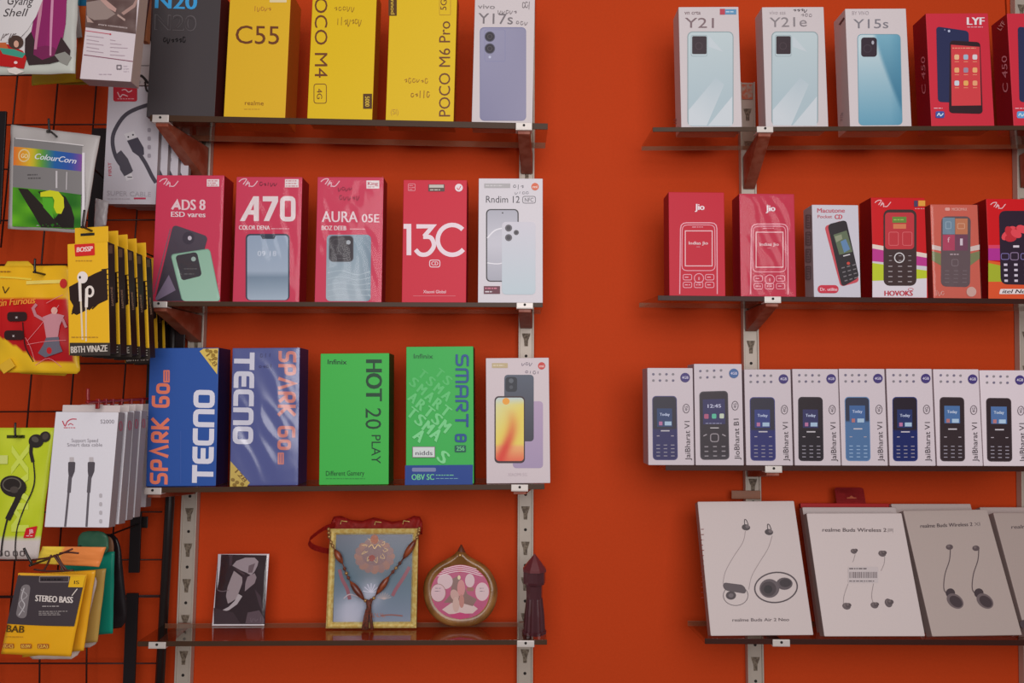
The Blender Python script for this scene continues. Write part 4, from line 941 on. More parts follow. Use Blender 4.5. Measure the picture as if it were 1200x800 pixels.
for i, qd in enumerate(JQ):
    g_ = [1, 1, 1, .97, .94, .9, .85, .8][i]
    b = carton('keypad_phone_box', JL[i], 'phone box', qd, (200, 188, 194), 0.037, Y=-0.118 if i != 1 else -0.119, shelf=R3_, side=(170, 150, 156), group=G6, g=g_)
    q = b.q; p = b.p('printed_phone'); tall = i == 1; hi = i in (4, 6, 7)
    x0, x1 = (.10, .64) if not tall else (.10, .70); t0, t1 = ((.29, .955) if not tall else (.27, .955))
    P4 = lambda a, t, c, d: [q(a, t), q(c, t), q(c, d), q(a, d)]
    top, botc = JT[i]
    p.rq(P4(x0, t0, x1, t1), 4.5, tuple(min(255, v + 22) for v in botc))
    split = .54 if i == 4 else (.63 if i != 1 else .9)
    p.rq(P4(x0 + .015, t0 + .008, x1 - .015, t1 - .008), 4, lambda s, t: top if t < (split - t0) / (t1 - t0) else botc, 1, 26)
    if tall: p.poly(P4(.17, .35, .63, .60), JS[i]); sy = .35
    elif hi: p.poly(P4(.20, .38, .54, .56), JS[i]); sy = .38
    else: p.poly(P4(.20, .42, .53, .61), JS[i]); sy = .42
    if tall:
        p.text('12:45', q(.27, .435), q(.55, .435), 4, (196, 196, 220), .03)
        for a_, c_ in ((.24, (170, 90, 120)), (.40, (90, 180, 150)), (.56, (190, 200, 180))): cx, cy = q(a_, .52); p.rq((cx - 2.6, cy - 2.8, cx + 2.6, cy + 2.8), 1.2, c_)
        p.lines(*q(.22, .59), *q(.60, .59), 1, (150, 150, 180), .8, 3)
        cx, cy = q(.40, .735); p.rrect(cx - 4.6, cy - 4.6, cx + 4.6, cy + 4.6, 3, 1.1, (150, 140, 146)); p.rect(cx - 5, cy - 12, cx + 5, cy - 11, (196, 190, 194))
        for sx in (-1, 1): p.stroke([(cx + sx * 11 - 2, cy - 3 - sx), (cx + sx * 11 + 2, cy - 3 + sx)], 1.2, (160, 150, 156))
        keys(p, P4(.14, .80, .67, .94), 3, 3, (140, 132, 138), .45, .25)
    else:
        p.text('Today', q(.26, sy + .075), q(.48, sy + .075), 3.2, (190, 200, 224), .03)
        cx, cy = q(.28, sy + .155); p.rect(cx - 2, cy - 2.2, cx + 2, cy + 2.2, (176, 110, 150) if not hi else (170, 110, 110)); cx, cy = q(.44, sy + .155); p.rect(cx - 4, cy - 2.3, cx + 4, cy + 2.3, (160, 184, 206))
        cy_ = .645 if not hi else .615
        p.rect(*q(.28, cy_), *q(.47, cy_ + .012), (190, 184, 190))
        for a_ in (.19, .50): p.rect(*q(a_, .70), *q(a_ + .06, .708), (170, 160, 168))
        keys(p, P4(.14, .78, .61, .93), 4, 3, (150, 144, 156) if i != 4 else (150, 176, 206), .5, .22)
    p = b.p('icons')
    for r_ in range(2):
        for c_ in range(4): cx, cy = q(.13 + c_ * .145, .065 + r_ * .065); p.ell(cx, cy, 1.6, 1.5, [(110, 104, 124), (130, 124, 130)][(r_ + c_) % 2], 0, 7)
    cx, cy = q(.83, .10); p.ell(cx, cy, 5.6, 5.6, (70, 100, 150) if tall else (66, 54, 112)); p.text('4GB', (cx - 3.8, cy + 1.4), (cx + 3.8, cy + 1.4), 3, (206, 200, 220), .02)
    p = b.p(); p.text('JaiBharat V1' if not tall else 'JioBharat B1', q(.91, .955), q(.91, .55), 6.0, (66, 56, 62), .012)
    cx, cy = q(.84, .42); p.ring(cx, cy, 3.7, 5.2, .7, (96, 84, 92), 16); p.text('4G', (cx + 1.6, cy + 2.8), (cx + 1.6, cy - 2.8), 3.2, (90, 80, 88), .0)
# ------------------------------------------------------------------ bottom right shelf: leaning earphone boxes
G7 = 'white earphone boxes leaning on the bottom right shelf'; WE = (198, 184, 182)
def ebox(quad, label, lean, depth, col=WE, g=1.0, Y=-0.106, roll=None, yaw=0, side=(150, 130, 126)):
    return Carton('earphone_box', label, 'earphone box', quad, col, depth, Y=Y, lean=lean, yaw=yaw, roll=roll, side=side, group=G7, g=g, bev=.001)
def bud(p, x, y, k=1.0, rot=0, col=(76, 64, 66)):
    p.ell(x, y, 4.2 * k, 3.2 * k, col, rot, 14); p.ell(x - 1 * k, y - 1 * k, 1.8 * k, 1.5 * k, (112, 98, 98), rot, 10)
# boxes standing behind the front ones
ebox([(944, 594), (1055, 594), (1072, 741), (957, 741)], 'white box behind the second earphone box, only its upper rim showing', 17, 0.012, (186, 172, 170), Y=-0.092)
ebox([(1052, 590), (1147, 590), (1166, 741), (1068, 741)], 'grey white box behind the third earphone box, only its upper rim showing', 20, 0.012, (176, 160, 156), g=.95, Y=-0.090)
rb = Carton('hanging_box', 'dark red box with a hanging tab, behind the second earphone box', 'box', [(941, 590), (1050, 589), (1062, 738), (955, 738)], (150, 22, 24), 0.008, Y=-0.073, shelf=R4, lean=17, side=(120, 14, 16), g=.8)
tz = rb.z1
a = rb.F((981, 590)); c = rb.F((1012, 571)); hx = (rb.F((994, 580)).x + rb.F((1000, 580)).x) / 2
bm = bmesh.new()
outer = rnd([(a.x, a.z - .001), (a.x, c.z), (c.x, c.z), (c.x, a.z - .001)], .004)
hole = [(hx - .007, tz + .008), (hx - .003, tz + .0085), (hx, tz + .011), (hx + .003, tz + .0085), (hx + .007, tz + .008), (hx + .007, tz + .0065), (hx - .007, tz + .0065)]
vo = [bm.verts.new((x, 0.001, z)) for x, z in outer]; bm.faces.new(vo)
bmesh.ops.solidify(bm, geom=bm.faces[:], thickness=0.0008)
child('hanging_tab', bm, card((150, 22, 24), .8), rb.ob, world=False)
bm = bmesh.new(); bm.faces.new([bm.verts.new((x, -0.0012, z)) for x, z in hole])
child('tab_hole', bm, mat('tab_hole', alb((150, 66, 36), .8), .6), rb.ob, world=False)
# front row
b = ebox([(819.4, 588), (933, 586), (950.8, 744), (830.7, 745)], 'white earphone box with an oval picture of two ear tips, leftmost on the shelf', 17, 0.016, Y=-0.114)
b.x1 = b.x1; p = b.p('printed_earphones'); DK = (74, 64, 66)
X = lambda x: 790 + x / 3.638
Y_ = lambda y: 560 + y / 3.638
def pc(pts): return [(X(a), Y_(b_)) for a, b_ in pts]
for (x_, y_) in ((306, 210), (404, 230)):
    p.curve(pc([(x_ - 5, y_ - 8), (x_ - 6, y_ - 32), (x_ + 2, y_ - 30), (x_ + 10, y_ - 10)]), 1, DK, 4)
    p.ell(X(x_), Y_(y_), 5, 3.6, DK, 8, 14); p.ell(X(x_ + 6), Y_(y_ - 4), 2.4, 2, (110, 98, 100), 0, 10)
p.curve(pc([(304, 225), (292, 275), (250, 340), (218, 400), (208, 450)]), .7, (150, 136, 136), 6); p.curve(pc([(418, 245), (400, 300), (360, 365), (330, 420), (318, 475)]), .7, (150, 136, 136), 6)
p.ring(X(262), Y_(500), 14.5, 11.8, .8, (110, 98, 100), 26); p.rq([(X(205), Y_(444)), (X(300), Y_(456)), (X(310), Y_(494)), (X(212), Y_(478))], 4.5, (84, 72, 76)); p.ell(X(242), Y_(500), 6, 5, (70, 58, 62), 0, 16); p.ell(X(242), Y_(500), 3, 2.4, (104, 92, 96), 0, 12)
p.ring(X(434), Y_(466), 25, 17.6, 1.6, (78, 66, 70), 34, -6)
p.ell(X(470), Y_(450), 9.5, 7.2, (86, 74, 78), 0, 20); p.ell(X(474), Y_(447), 7, 4.8, (56, 46, 50), 0, 18); p.ell(X(406), Y_(470), 11.6, 11, (92, 80, 84), 0, 24); p.ell(X(402), Y_(472), 9, 8.6, (66, 54, 58), 0, 22); p.ell(X(400), Y_(474), 5, 5, (42, 34, 38), 0, 18)
b.p().text('realme Buds Air 2 Neo', (X(248), Y_(611)), (X(490), Y_(609)), 3.6, (92, 80, 82), .02)
b.p('edge_print', 'left').lines(822, 620, 826, 700, 14, (176, 110, 110), .8, 3)
b = ebox([(948, 601), (1059, 601), (1082, 745.4), (963, 745.6)], 'white earphone box with a barcode and four small buds', 17, 0.016, Y=-0.114, g=.96)
X = lambda x: 930 + x / 3.637
p = b.p('printed_earphones')
for x_, y_, k_ in ((256, 312, .9), (377, 322, 1.1), (225, 546, 1.2), (344, 542, 1.1), (404, 532, 1.3)): bud(p, X(x_), Y_(y_), k_, 20 if x_ != 404 else 60, (96, 84, 86)); bud(p, X(x_ + 8), Y_(y_ - 4), k_ * .7, 0, (84, 72, 74))
p.curve(pc([(262, 325), (255, 350), (250, 358)]), .6, (150, 138, 138)); p.curve(pc([(388, 335), (385, 365), (372, 395)]), .6, (150, 138, 138)); p.curve(pc([(232, 450), (215, 500), (212, 535)]), .6, (150, 138, 138)); p.curve(pc([(340, 450), (332, 500), (338, 530)]), .6, (150, 138, 138))
st = b.p('sticker')
st.rect(X(232), Y_(378), X(360), Y_(446), (190, 178, 178)); l_ = st._lift(); random.seed(2); xx = X(236)
while xx < X(354): 
    w_ = random.choice((.5, .8, 1.1)); st.poly([(xx, Y_(400)), (xx + w_, Y_(400)), (xx + w_, Y_(426)), (xx, Y_(426))], (110, 98, 100), l_); xx += w_ + random.choice((.6, .8))
st.lines(X(236), Y_(386), X(352), Y_(386), 1, (100, 90, 92), 1.5, 2); st.lines(X(236), Y_(439), X(352), Y_(439), 1, (110, 100, 102), 1.3, 3)
b.p().text('realme Buds Wireless 2', (X(122), Y_(228)), (X(395), Y_(229)), 4.2, (96, 84, 86), .02); b.p().text('(XW)', (X(400), Y_(229)), (X(424), Y_(229)), 4, (150, 140, 140), 0)
b = ebox([(1059, 598.5), (1157.7, 596), (1197, 744), (1092, 745.6)], 'greyish earphone box with two big round earbuds, tilted to the left', 20, 0.016, (170, 154, 148), Y=-0.114, g=.95)
p = b.p('printed_earphones')
for dx in (0, 120 if 0 else 121):
    d = dx
    p.curve(pc([(668 + d, 300), (664 + d, 350), (645 + d, 410), (640 + d, 470), (655 + d, 495)]), 1.1, (92, 78, 80), 6); bud(p, X(664 + d * .93), Y_(294 + d * .04), 1.0, 0, (90, 76, 78))
    p.ell(X(668 + d), Y_(490), 5.5, 5.5, (66, 54, 58), 0, 16); p.ell(X(688 + d * 1.05), Y_(524), 11, 7.6, (104, 90, 92), 38, 24); p.ell(X(691 + d * 1.05), Y_(526), 8.5, 5.6, (66, 54, 58), 38, 22)
b.p().text('realme Buds Wireless 2', (X(540), Y_(212)), (X(762), Y_(204)), 4.2, (84, 72, 74), .02); b.p().text('XI', (X(770), Y_(204)), (X(794), Y_(203)), 4, (120, 108, 108), 0)
b = ebox([(1166, 601), (1268, 600), (1306, 745.6), (1201, 745.6)], 'grey earphone box cut off by the right edge of the picture', 20, 0.016, (160, 144, 138), Y=-0.114, g=.9)
b.p().text('realme Buds', (X(928), Y_(216)), (X(1080), Y_(211)), 4.2, (84, 72, 74), .02); b.p('printed_earphones').ell(1200, 731, 5, 5, (70, 58, 62), 0, 16)
ebox([(1158, 594), (1262, 594), (1285, 741), (1176, 741)], 'pale box behind the earphone box at the right edge, only its upper rim showing', 20, 0.012, (168, 152, 148), g=.9, Y=-0.090)

# ------------------------------------------------------------------ bottom left shelf
class Plate(Carton): pass
b = Carton('photo_card', 'small black and white photograph of a turbaned man leaning on the wall', 'photograph', [(254.5, 648.5), (313.6, 649.3), (311.4, 732), (249.6, 732)], (196, 186, 190), 0.0012, Y=-0.052, shelf=L4, lean=9, g=.85, bev=.0003)
pp = b.p('photo_print'); pp.rough = .2
def q2(x, y): return (150 + x / 3.636, 580 + y / 3.636)
pp.poly([q2(384, 252), q2(592, 256), q2(584, 549), q2(365, 549)], (44, 28, 34))
pp.poly([q2(384, 252), q2(397, 252), q2(394, 300), q2(386, 370), q2(380, 400)], (186, 180, 188)).poly([q2(432, 256), q2(446, 256), q2(442, 300), q2(432, 300)], (66, 48, 56))
pp.poly([q2(445, 300), q2(462, 280), q2(500, 266), q2(540, 266), q2(556, 282), q2(552, 300), q2(540, 325), q2(524, 342), q2(505, 330), q2(480, 320)], (150, 134, 140))
pp.poly([q2(448, 305), q2(500, 335), q2(495, 342), q2(470, 325)], (72, 52, 58)).poly([q2(515, 300), q2(542, 290), q2(530, 330), q2(512, 330)], (104, 86, 92))
pp.poly([q2(452, 322), q2(488, 350), q2(490, 365), q2(480, 395), q2(462, 440), q2(440, 455), q2(426, 462), q2(418, 430), q2(425, 390), q2(440, 350)], (150, 134, 138))
pp.poly([q2(505, 350), q2(540, 332), q2(548, 350), q2(540, 375), q2(498, 410), q2(500, 380)], (138, 120, 126)).poly([q2(486, 338), q2(512, 340), q2(500, 375), q2(482, 400), q2(488, 370)], (50, 32, 40))
pp.poly([q2(470, 420), q2(488, 430), q2(465, 465), q2(430, 490), q2(398, 498), q2(394, 494), q2(430, 475), q2(455, 450)], (172, 160, 164))
pp.poly([q2(540, 400), q2(566, 430), q2(575, 500), q2(560, 470)], (66, 48, 56)).poly([q2(510, 500), q2(560, 490), q2(582, 530), q2(580, 547), q2(500, 547)], (88, 70, 78)).poly([q2(366, 480), q2(450, 500), q2(480, 548), q2(366, 548)], (58, 42, 48))
pp.curve([q2(380, 402), q2(400, 410), q2(430, 404)], .8, (110, 92, 98)); pp.scrawl(*q2(520, 520), *q2(575, 540), (110, 94, 102), .7, 6, 4)
b.film(glassy('photo_gloss', (0.98, 0.98, 0.98), 0.12, 0.02), .0006, 11, 'glossy_sleeve', 12, .0022)

# framed picture, standing back against the wall
fq = [(387, 620), (491, 618.5), (487.3, 735.8), (383.6, 737.5)]
fr = Carton('picture_frame', 'gold framed blue picture with a garland, on the bottom left shelf', 'picture frame', fq, (96, 70, 40), 0.008, Y=-0.066, shelf=L4, lean=7, g=1.0)
GOLD = mat('gold_moulding', alb((222, 198, 126)), 0.30, 0.15, 0.1, 200, .1, col2=alb((208, 172, 92)))
bw = 0.0078
def bar(p0, p1, q0, q1):
    """mitred moulding: outer edge p0-p1, inner edge q0-q1 (x,z)"""
    bm = bmesh.new(); prof = []
    ys = [(0, 0.0005), (0, -0.004), (0.35, -0.0065), (0.7, -0.0048), (1.0, -0.0015), (1.0, 0.0005)]
    ends = []
    for (o_, i_) in ((p0, q0), (p1, q1)):
        ends.append([bm.verts.new((o_[0] + (i_[0] - o_[0]) * t, y, o_[1] + (i_[1] - o_[1]) * t)) for t, y in ys])
    for k in range(6):
        j = (k + 1) % 6; bm.faces.new((ends[0][k], ends[0][j], ends[1][j], ends[1][k]))
    bm.faces.new(ends[0]); bm.faces.new(ends[1][::-1]); bmesh.ops.recalc_face_normals(bm, faces=bm.faces)
    child('frame_bar', bm, GOLD, fr.ob, world=False)
o_ = [(fr.x0 - .0003, fr.z1 + .0003), (fr.x1 + .0003, fr.z1 + .0003), (fr.x1 + .0003, fr.z0 + .0001), (fr.x0 - .0003, fr.z0 + .0001)]
i_ = [(fr.x0 + bw, fr.z1 - bw), (fr.x1 - bw, fr.z1 - bw), (fr.x1 - bw, fr.z0 + bw), (fr.x0 + bw, fr.z0 + bw)]
for k in range(4): bar(o_[k], o_[(k + 1) % 4], i_[k], i_[(k + 1) % 4])
p = fr.p('picture')
def q5(x, y): return (360 + x / 5.0, 590 + y / 5.0)
def sky(s, t):
    c = lerp((112, 112, 124), (92, 112, 124), min(1, t * 2)) if t < .5 else lerp((92, 112, 124), (132, 138, 156), (t - .5) * 2)
    d = math.hypot((s - .5) * 1.2, t - .42); c = lerp(c, (120, 104, 106), .4 * max(0, 1 - d * 3))
    w_ = math.exp(-((s - .22) ** 2 + (t - .9) ** 2) / .03) + .8 * math.exp(-((s - .48) ** 2 + (t - .68) ** 2) / .02)
    return lerp(c, (206, 200, 214), min(.75, w_))
p.rq([q5(166, 160), q5(622, 160), q5(606, 694), q5(152, 694)], 0, sky, 12, 16)
for k in range(16):
    a_ = k / 16 * 2 * math.pi; cx, cy = q5(395 + 88 * math.cos(a_), 308 + 72 * math.sin(a_)); p.ell(cx, cy, 6.5, 5, [(160, 112, 96), (146, 108, 102)][k % 2], math.degrees(a_), 12)
p.ell(*q5(395, 300), 15, 12.5, (134, 100, 98), 0, 24)
for k in range(9):
    a_ = k / 9 * 2 * math.pi; x_, y_ = 395 + 50 * math.cos(a_), 270 + 50 * math.sin(a_)
    p.curve([q5(x_, y_), q5(x_ + 16 * math.cos(a_ + 1), y_ + 14 * math.sin(a_ + 1)), q5(x_ + 28 * math.cos(a_), y_ + 26 * math.sin(a_)), q5(x_ + 8, y_ - 9)], .8, (206, 166, 112), 4)
p.ell(*q5(395, 208), 4.6, 5.4, (166, 86, 48), 0, 16); p.ell(*q5(380, 318), 3.8, 3.8, (150, 62, 50), 0, 14)
p.curve([q5(360, 255), q5(380, 240), q5(395, 262), q5(415, 240), q5(432, 255)], 1, (220, 180, 110), 5)
for pts in (([(190, 385), (205, 440), (235, 500), (250, 560)]), ([(600, 370), (560, 440), (520, 500), (500, 540)])): p.curve([q5(*v) for v in pts], 4, (150, 86, 96), 5)
for k in range(6): p.curve([q5(370 + k * 14, 640), q5(372 + k * 15, 650 + (k % 2) * 10), q5(384 + k * 15, 664)], .8, (170, 120, 110), 3)
for k in range(8): a_ = R(200 + k * 20); p.curve([q5(450, 560), q5(450 + 45 * math.cos(a_), 560 + 40 * math.sin(a_))], .7, (196, 172, 166), 3)
for k in range(7): a_ = R(190 + k * 27); p.curve([q5(375, 520), q5(375 + 48 * math.cos(a_), 520 + 55 * math.sin(a_))], 1.0, (214, 208, 220), 3)
p.curve([q5(215, 555), q5(250, 530), q5(300, 545)], 1.2, (196, 176, 180), 4); p.curve([q5(430, 655), q5(490, 650), q5(560, 656)], 1.4, (150, 90, 80), 4)
bm = box_bm(fr.x0 + bw * .8, fr.x1 - bw * .8, -0.0036, -0.0030, fr.z0 + bw * .8, fr.z1 - bw * .8)
child('glass_pane', bm, glassy('picture_glass', (.98, .99, 1), .14, -.022), fr.ob, world=False)

# bead garland hung over the frame
garland = empty('bead_garland', fr.mw @ Vector((0, -0.01, fr.z1)), 'brown bead garland with a tassel hung over the gold frame', 'garland')
BEAD = mat('amber_bead', alb((140, 66, 34)), 0.35, 0, .2, 120, .1, col2=alb((96, 40, 26))); LINK = mat('gold_link', alb((170, 130, 80)), .35, .6, .1, 90); TAS = mat('tassel_thread', alb((120, 52, 34)), .7, 0, .2, 700, .3, col2=alb((76, 44, 30)))
def gp(x, y, off=0.0095):
    l = fr.F(q5(x, y)); l.y = -off; return fr.mw @ l
def strand(pts, kinds):
    path = [gp(*p_) for p_ in pts]; cv = catmull(path, 8)
    bm = tube(bmesh.new(), cv, 0.0009, 6); child('cord', bm, TAS, garland, True)
    for (t0, t1, kind) in kinds:
        n_ = len(cv) - 1; a_, c_ = cv[int(t0 * n_)], cv[int(t1 * n_)]; seg = [a_.lerp(c_, k / 6) for k in range(7)]
        if kind == 'bead':
            bm = tube(bmesh.new(), seg, .004, 10, [.0012, .0032, .0044, .0046, .0042, .0030, .0012]); child('bead', bm, BEAD, garland, True)
        else:
            bm = bmesh.new(); bmesh.ops.create_uvsphere(bm, u_segments=10, v_segments=6, radius=.0024, matrix=Matrix.Translation((a_ + c_) / 2)); child('spacer', bm, LINK if kind == 'gold' else TAS, garland, True)
strand([(135, 135), (140, 200), (170, 265), (215, 345), (250, 430), (300, 510), (345, 560), (370, 565)], [(.02, .06, 'gold'), (.07, .11, 'gold'), (.12, .16, 'gold'), (.18, .22, 'gold'), (.23, .27, 'gold'), (.29, .44, 'bead'), (.47, .50, 'x'), (.52, .55, 'gold'), (.57, .60, 'x'), (.62, .84, 'bead'), (.87, .9, 'gold'), (.92, .95, 'x')])
strand([(662, 138), (655, 180), (620, 245), (560, 330), (500, 405), (440, 480), (400, 545), (370, 565)], [(.02, .05, 'gold'), (.07, .10, 'gold'), (.12, .15, 'gold'), (.17, .20, 'gold'), (.23, .42, 'bead'), (.45, .48, 'x'), (.50, .53, 'gold'), (.55, .58, 'x'), (.61, .82, 'bead'), (.86, .89, 'gold'), (.92, .95, 'x')])
bm = bmesh.new(); rg = random.Random(4)
tube(bm, [gp(370, 560), gp(370, 590), gp(368, 640)], .004, 10, [.0048, .0034, .0036])
for k in range(22):
    x_ = rg.uniform(-1, 1); tube(bm, [gp(368 + x_ * 14, 610, .010 + rg.uniform(0, .003)), gp(366 + x_ * 24, 670, .010 + rg.uniform(0, .004)), gp(365 + x_ * 34, 728, .010 + rg.uniform(0, .004))], .0011, 5)
child('tassel', bm, TAS, garland, True)
# red gauze cloth behind and above the frame with a loop at the left
RG = mat('red_gauze', alb((176, 30, 20)), .6, 0, .15, 120, .2)
cl = bmesh.new(); rows = []
topx = [(388, 612), (391, 605), (399, 604), (412, 609), (425, 610), (438, 606), (447, 608), (460, 611), (474, 609), (485, 604), (492, 605), (495, 611)]
for j in range(5):
    row = []
    for k in range(len(topx) * 3 - 2):
        i = min(k // 3, len(topx) - 2); t = (k - i * 3) / 3; tx = topx[i][0] + (topx[i + 1][0] - topx[i][0]) * t; ty = topx[i][1] + (topx[i + 1][1] - topx[i][1]) * t
        y_ = ty + (626 - ty) * j / 4; row.append(cl.verts.new(P(tx, y_, -0.036 - .0018 * math.sin(k * 1.3 + j) - .0008 * j)))
    rows.append(row)
for j in range(4):
    for k in range(len(rows[0]) - 1): cl.faces.new((rows[j][k], rows[j + 1][k], rows[j + 1][k + 1], rows[j][k + 1]))
bmesh.ops.solidify(cl, geom=cl.faces[:], thickness=.0006)
clo = empty('red_cloth', P(440, 612, -.036), 'red gauze cloth draped over the top of the gold frame', 'cloth')
child('drape', cl, RG, clo, True)
lp = catmull([P(394, 614, -.038), P(380, 619, -.042), P(367, 628, -.044), P(362, 634, -.045), P(366, 640, -.045), P(377, 644, -.044), P(388, 646, -.042)], 5)
bm = bmesh.new(); pr_ = None; prev = None
for i, c_ in enumerate(lp):
    wv = Vector((.0008, .0015, .0032)) if i % 2 else Vector((.0004, .002, .0034)); r_ = [bm.verts.new(c_ + wv), bm.verts.new(c_ - wv)]
    if prev: bm.faces.new((prev[0], prev[1], r_[1], r_[0]))
    prev = r_
bmesh.ops.solidify(bm, geom=bm.faces[:], thickness=.0008); child('loop', bm, RG, clo, True)
for x_, y_, r_ in ((402, 611, 0), (442, 612, 20), (475, 611, 40)):
    bm = tube(bmesh.new(), [P(x_ - 3, y_ + 3, -.0415), P(x_ - 2, y_ - 1, -.042), P(x_ + 5, y_, -.042)], .0006, 5); child('gold_trim', bm, GOLD, clo)

# round wooden plaque
WOOD = mat('varnished_wood', alb((146, 100, 52)), .3, 0, .25, 40, .2, col2=alb((118, 76, 34)), coat=.3)
cx, cy = 539.5, 695.0; sc_ = None
pc0 = P(cx, 737.5, -0.066); zt = L4.ztop(pc0.x); cyv = P(cx, cy, -0.060)
pm = Matrix.Translation((cyv.x, -0.060, zt + .0003)) @ Matrix.Rotation(R(-8), 4, 'X')
pl = empty('wooden_plaque', None, 'round wooden plaque with a pink picture and a pointed top', 'plaque', None, pm)
class Plq(Thing): pass
T_ = Plq(); T_.mw = pm; T_.inv = pm.inverted(); T_.inv3 = T_.inv.to_3x3(); T_.yf = -0.0075; T_.prints = {}; T_.lay = 0; T_.ir = .3; T_.g = 1; T_.x0 = T_.z0 = 0; T_.ob = pl
out = [(539, 737), (524, 735), (511, 728), (501, 716), (496.5, 700), (497, 685), (503, 672), (513, 663), (524, 657), (532, 652), (536, 648), (543, 648), (548, 653), (556, 658), (567, 664), (576, 674), (582, 688), (582.5, 702), (578, 717), (568, 729), (555, 735.5)]
T_.yf = 0
loc = [T_.F(v) for v in out]; cv = [c_ for c_ in catmull(loc + [loc[0]], 3)][:-1]; cen = sum(cv, Vector()) / len(cv)
zmin = min(v.z for v in cv)
bm = bmesh.new(); rings = []
for (k, y) in ((.93, 0.009), (1.0, 0.006), (1.0, -.001), (.96, -.005), (.88, -.0075), (.80, -.0068), (.77, -.0058), (0.02, -.0058)):
    rings.append([bm.verts.new((cen.x + (v.x - cen.x) * k, y, cen.z + (v.z - zmin - (cen.z - zmin)) * k if 0 else (cen.z + (v.z - cen.z) * k) - zmin)) for v in cv])
for a_, c_ in zip(rings[:-1], rings[1:]):
    for k in range(len(cv)): bm.faces.new((a_[k], a_[(k + 1) % len(cv)], c_[(k + 1) % len(cv)], c_[k]))
bm.faces.new(rings[0][::-1]); bm.faces.new(rings[-1]); bmesh.ops.recalc_face_normals(bm, faces=bm.faces)
child('wooden_rim', bm, WOOD, pl, True, world=False)
T_.yf = -0.0062
fz = T_.F((540, 646))
bm = bmesh.new()
tube(bm, [Vector((fz.x, .001, fz.z - .006)), Vector((fz.x, .001, fz.z - .001)), Vector((fz.x, .001, fz.z + .004)), Vector((fz.x, .001, fz.z + .009))], .005, 12, [.0075, .0062, .0036, .0008]); child('finial', bm, mat('finial_wood', alb((96, 50, 34)), .4), pl, True, world=False)
bm = bmesh.new(); bmesh.ops.create_uvsphere(bm, u_segments=12, v_segments=8, radius=.0032, matrix=Matrix.Translation((fz.x - .001, -.006, fz.z - .005))); child('brass_bead', bm, LINK, pl, True, world=False)
def q6(x, y): return (490 + x / 5.0, 620 + y / 5.0)
p = Print(T_, 'picture_disc', 'front', .25); T_.prints['d'] = p
c0 = q6(247, 370)
p.ell(*c0, 34.5, 32.5, (190, 70, 110), 0, 40); PW = (206, 176, 180)
p.ell(*c0, 33.3, 31.2, (176, 76, 112), 0, 40)
p.poly([q6(140, 470), q6(210, 420), q6(290, 420), q6(350, 465), q6(320, 492), q6(180, 496)], (204, 176, 172)); p.poly([q6(200, 290), q6(240, 270), q6(290, 380), q6(345, 410), q6(320, 450), q6(250, 430), q6(150, 430), q6(190, 380)], (132, 98, 92))
p.ell(*q6(158, 305), 9, 9, PW, -20, 22); p.ell(*q6(118, 372), 8.7, 10.4, (206, 172, 178), 0, 22).ring(*q6(118, 372), 8.7, 10.4, .6, (140, 96, 80), 22); p.ell(*q6(375, 365), 8.2, 11, (208, 178, 182), 0, 22); p.ring(*q6(375, 365), 8.2, 11, .6, (196, 90, 120), 22); p.ell(*q6(303, 300), 5.6, 8, PW, 0, 18)
p.rect(*q6(286, 340), *q6(326, 362), (150, 100, 84))
p.ell(*q6(252, 345), 4.6, 10, (196, 130, 128), 0, 20); p.ell(*q6(255, 420), 3, 8, (180, 120, 110), 0, 18); p.ell(*q6(214, 385), 4.8, 6.8, (190, 150, 142), -20, 18); p.ell(*q6(222, 440), 4, 9, (196, 160, 150), 0, 18); p.ell(*q6(240, 282), 1.8, 2.6, (214, 196, 160), 0, 12)
for (x_, y_) in ((100, 345), (98, 362), (360, 345), (362, 362)): p.lines(*q6(x_, y_), *q6(x_ + 34, y_), 1, (120, 100, 110), .7, x_)
p.ell(*q6(246, 236), 3.4, 3.8, (176, 50, 84), 0, 14)
for k in range(4): p.curve([q6(150 - 12 * k, 232 + 14 * k), q6(246, 218 + 11 * k - 6), q6(342 + 12 * k, 232 + 14 * k)], .8, (226, 200, 204), 6)
PLQ = T_
p.poly([q6(190, 500), q6(246, 486), q6(305, 500), q6(290, 518), q6(246, 527), q6(205, 518)], (186, 60, 108))

PLQ.done()
# dark tower ornament
tb = P(626, 743, -0.088); TW_ = mat('dark_purple_wax', alb((62, 26, 32), .8), .28, 0, .15, 60, .1, coat=.4)
tw = empty('tower_ornament', Vector((tb.x, -.088, L4.ztop(tb.x))), 'dark purple eight-sided tower ornament at the right end of the shelf', 'ornament')
kpx = (0.988 + .022) / FPX
def tring(prof, name, m=TW_, n=8, flute=0):
    bm = bmesh.new(); rr = []
    for (rp, y) in prof:
        z = tw.location.z + max(0.0, (743 - y)) * kpx * 1.0; r_ = max(rp * kpx, .0002)
        rr.append([bm.verts.new((tb.x + r_ * (1 - (flute if k % 2 else 0)) * math.cos(2 * math.pi * (k + .5) / n), -.088 + r_ * (1 - (flute if k % 2 else 0)) * math.sin(2 * math.pi * (k + .5) / n), z)) for k in range(n)])
    for a_, c_ in zip(rr[:-1], rr[1:]):
        for k in range(n): bm.faces.new((a_[k], a_[(k + 1) % n], c_[(k + 1) % n], c_[k]))
    bm.faces.new(rr[0][::-1]); bm.faces.new(rr[-1]); bmesh.ops.recalc_face_normals(bm, faces=bm.faces)
    return child(name, bm, m, tw)
tring([(13.8, 743), (14, 740), (12.6, 739), (11.5, 722), (9.6, 706), (9.2, 703)], 'shaft', n=32, flute=.10)
tring([(9.3, 704), (9.6, 690), (10, 687)], 'neck', n=16, flute=.08)
tring([(12.6, 687.5), (13, 685), (13, 673)], 'lantern', n=16, flute=.09)
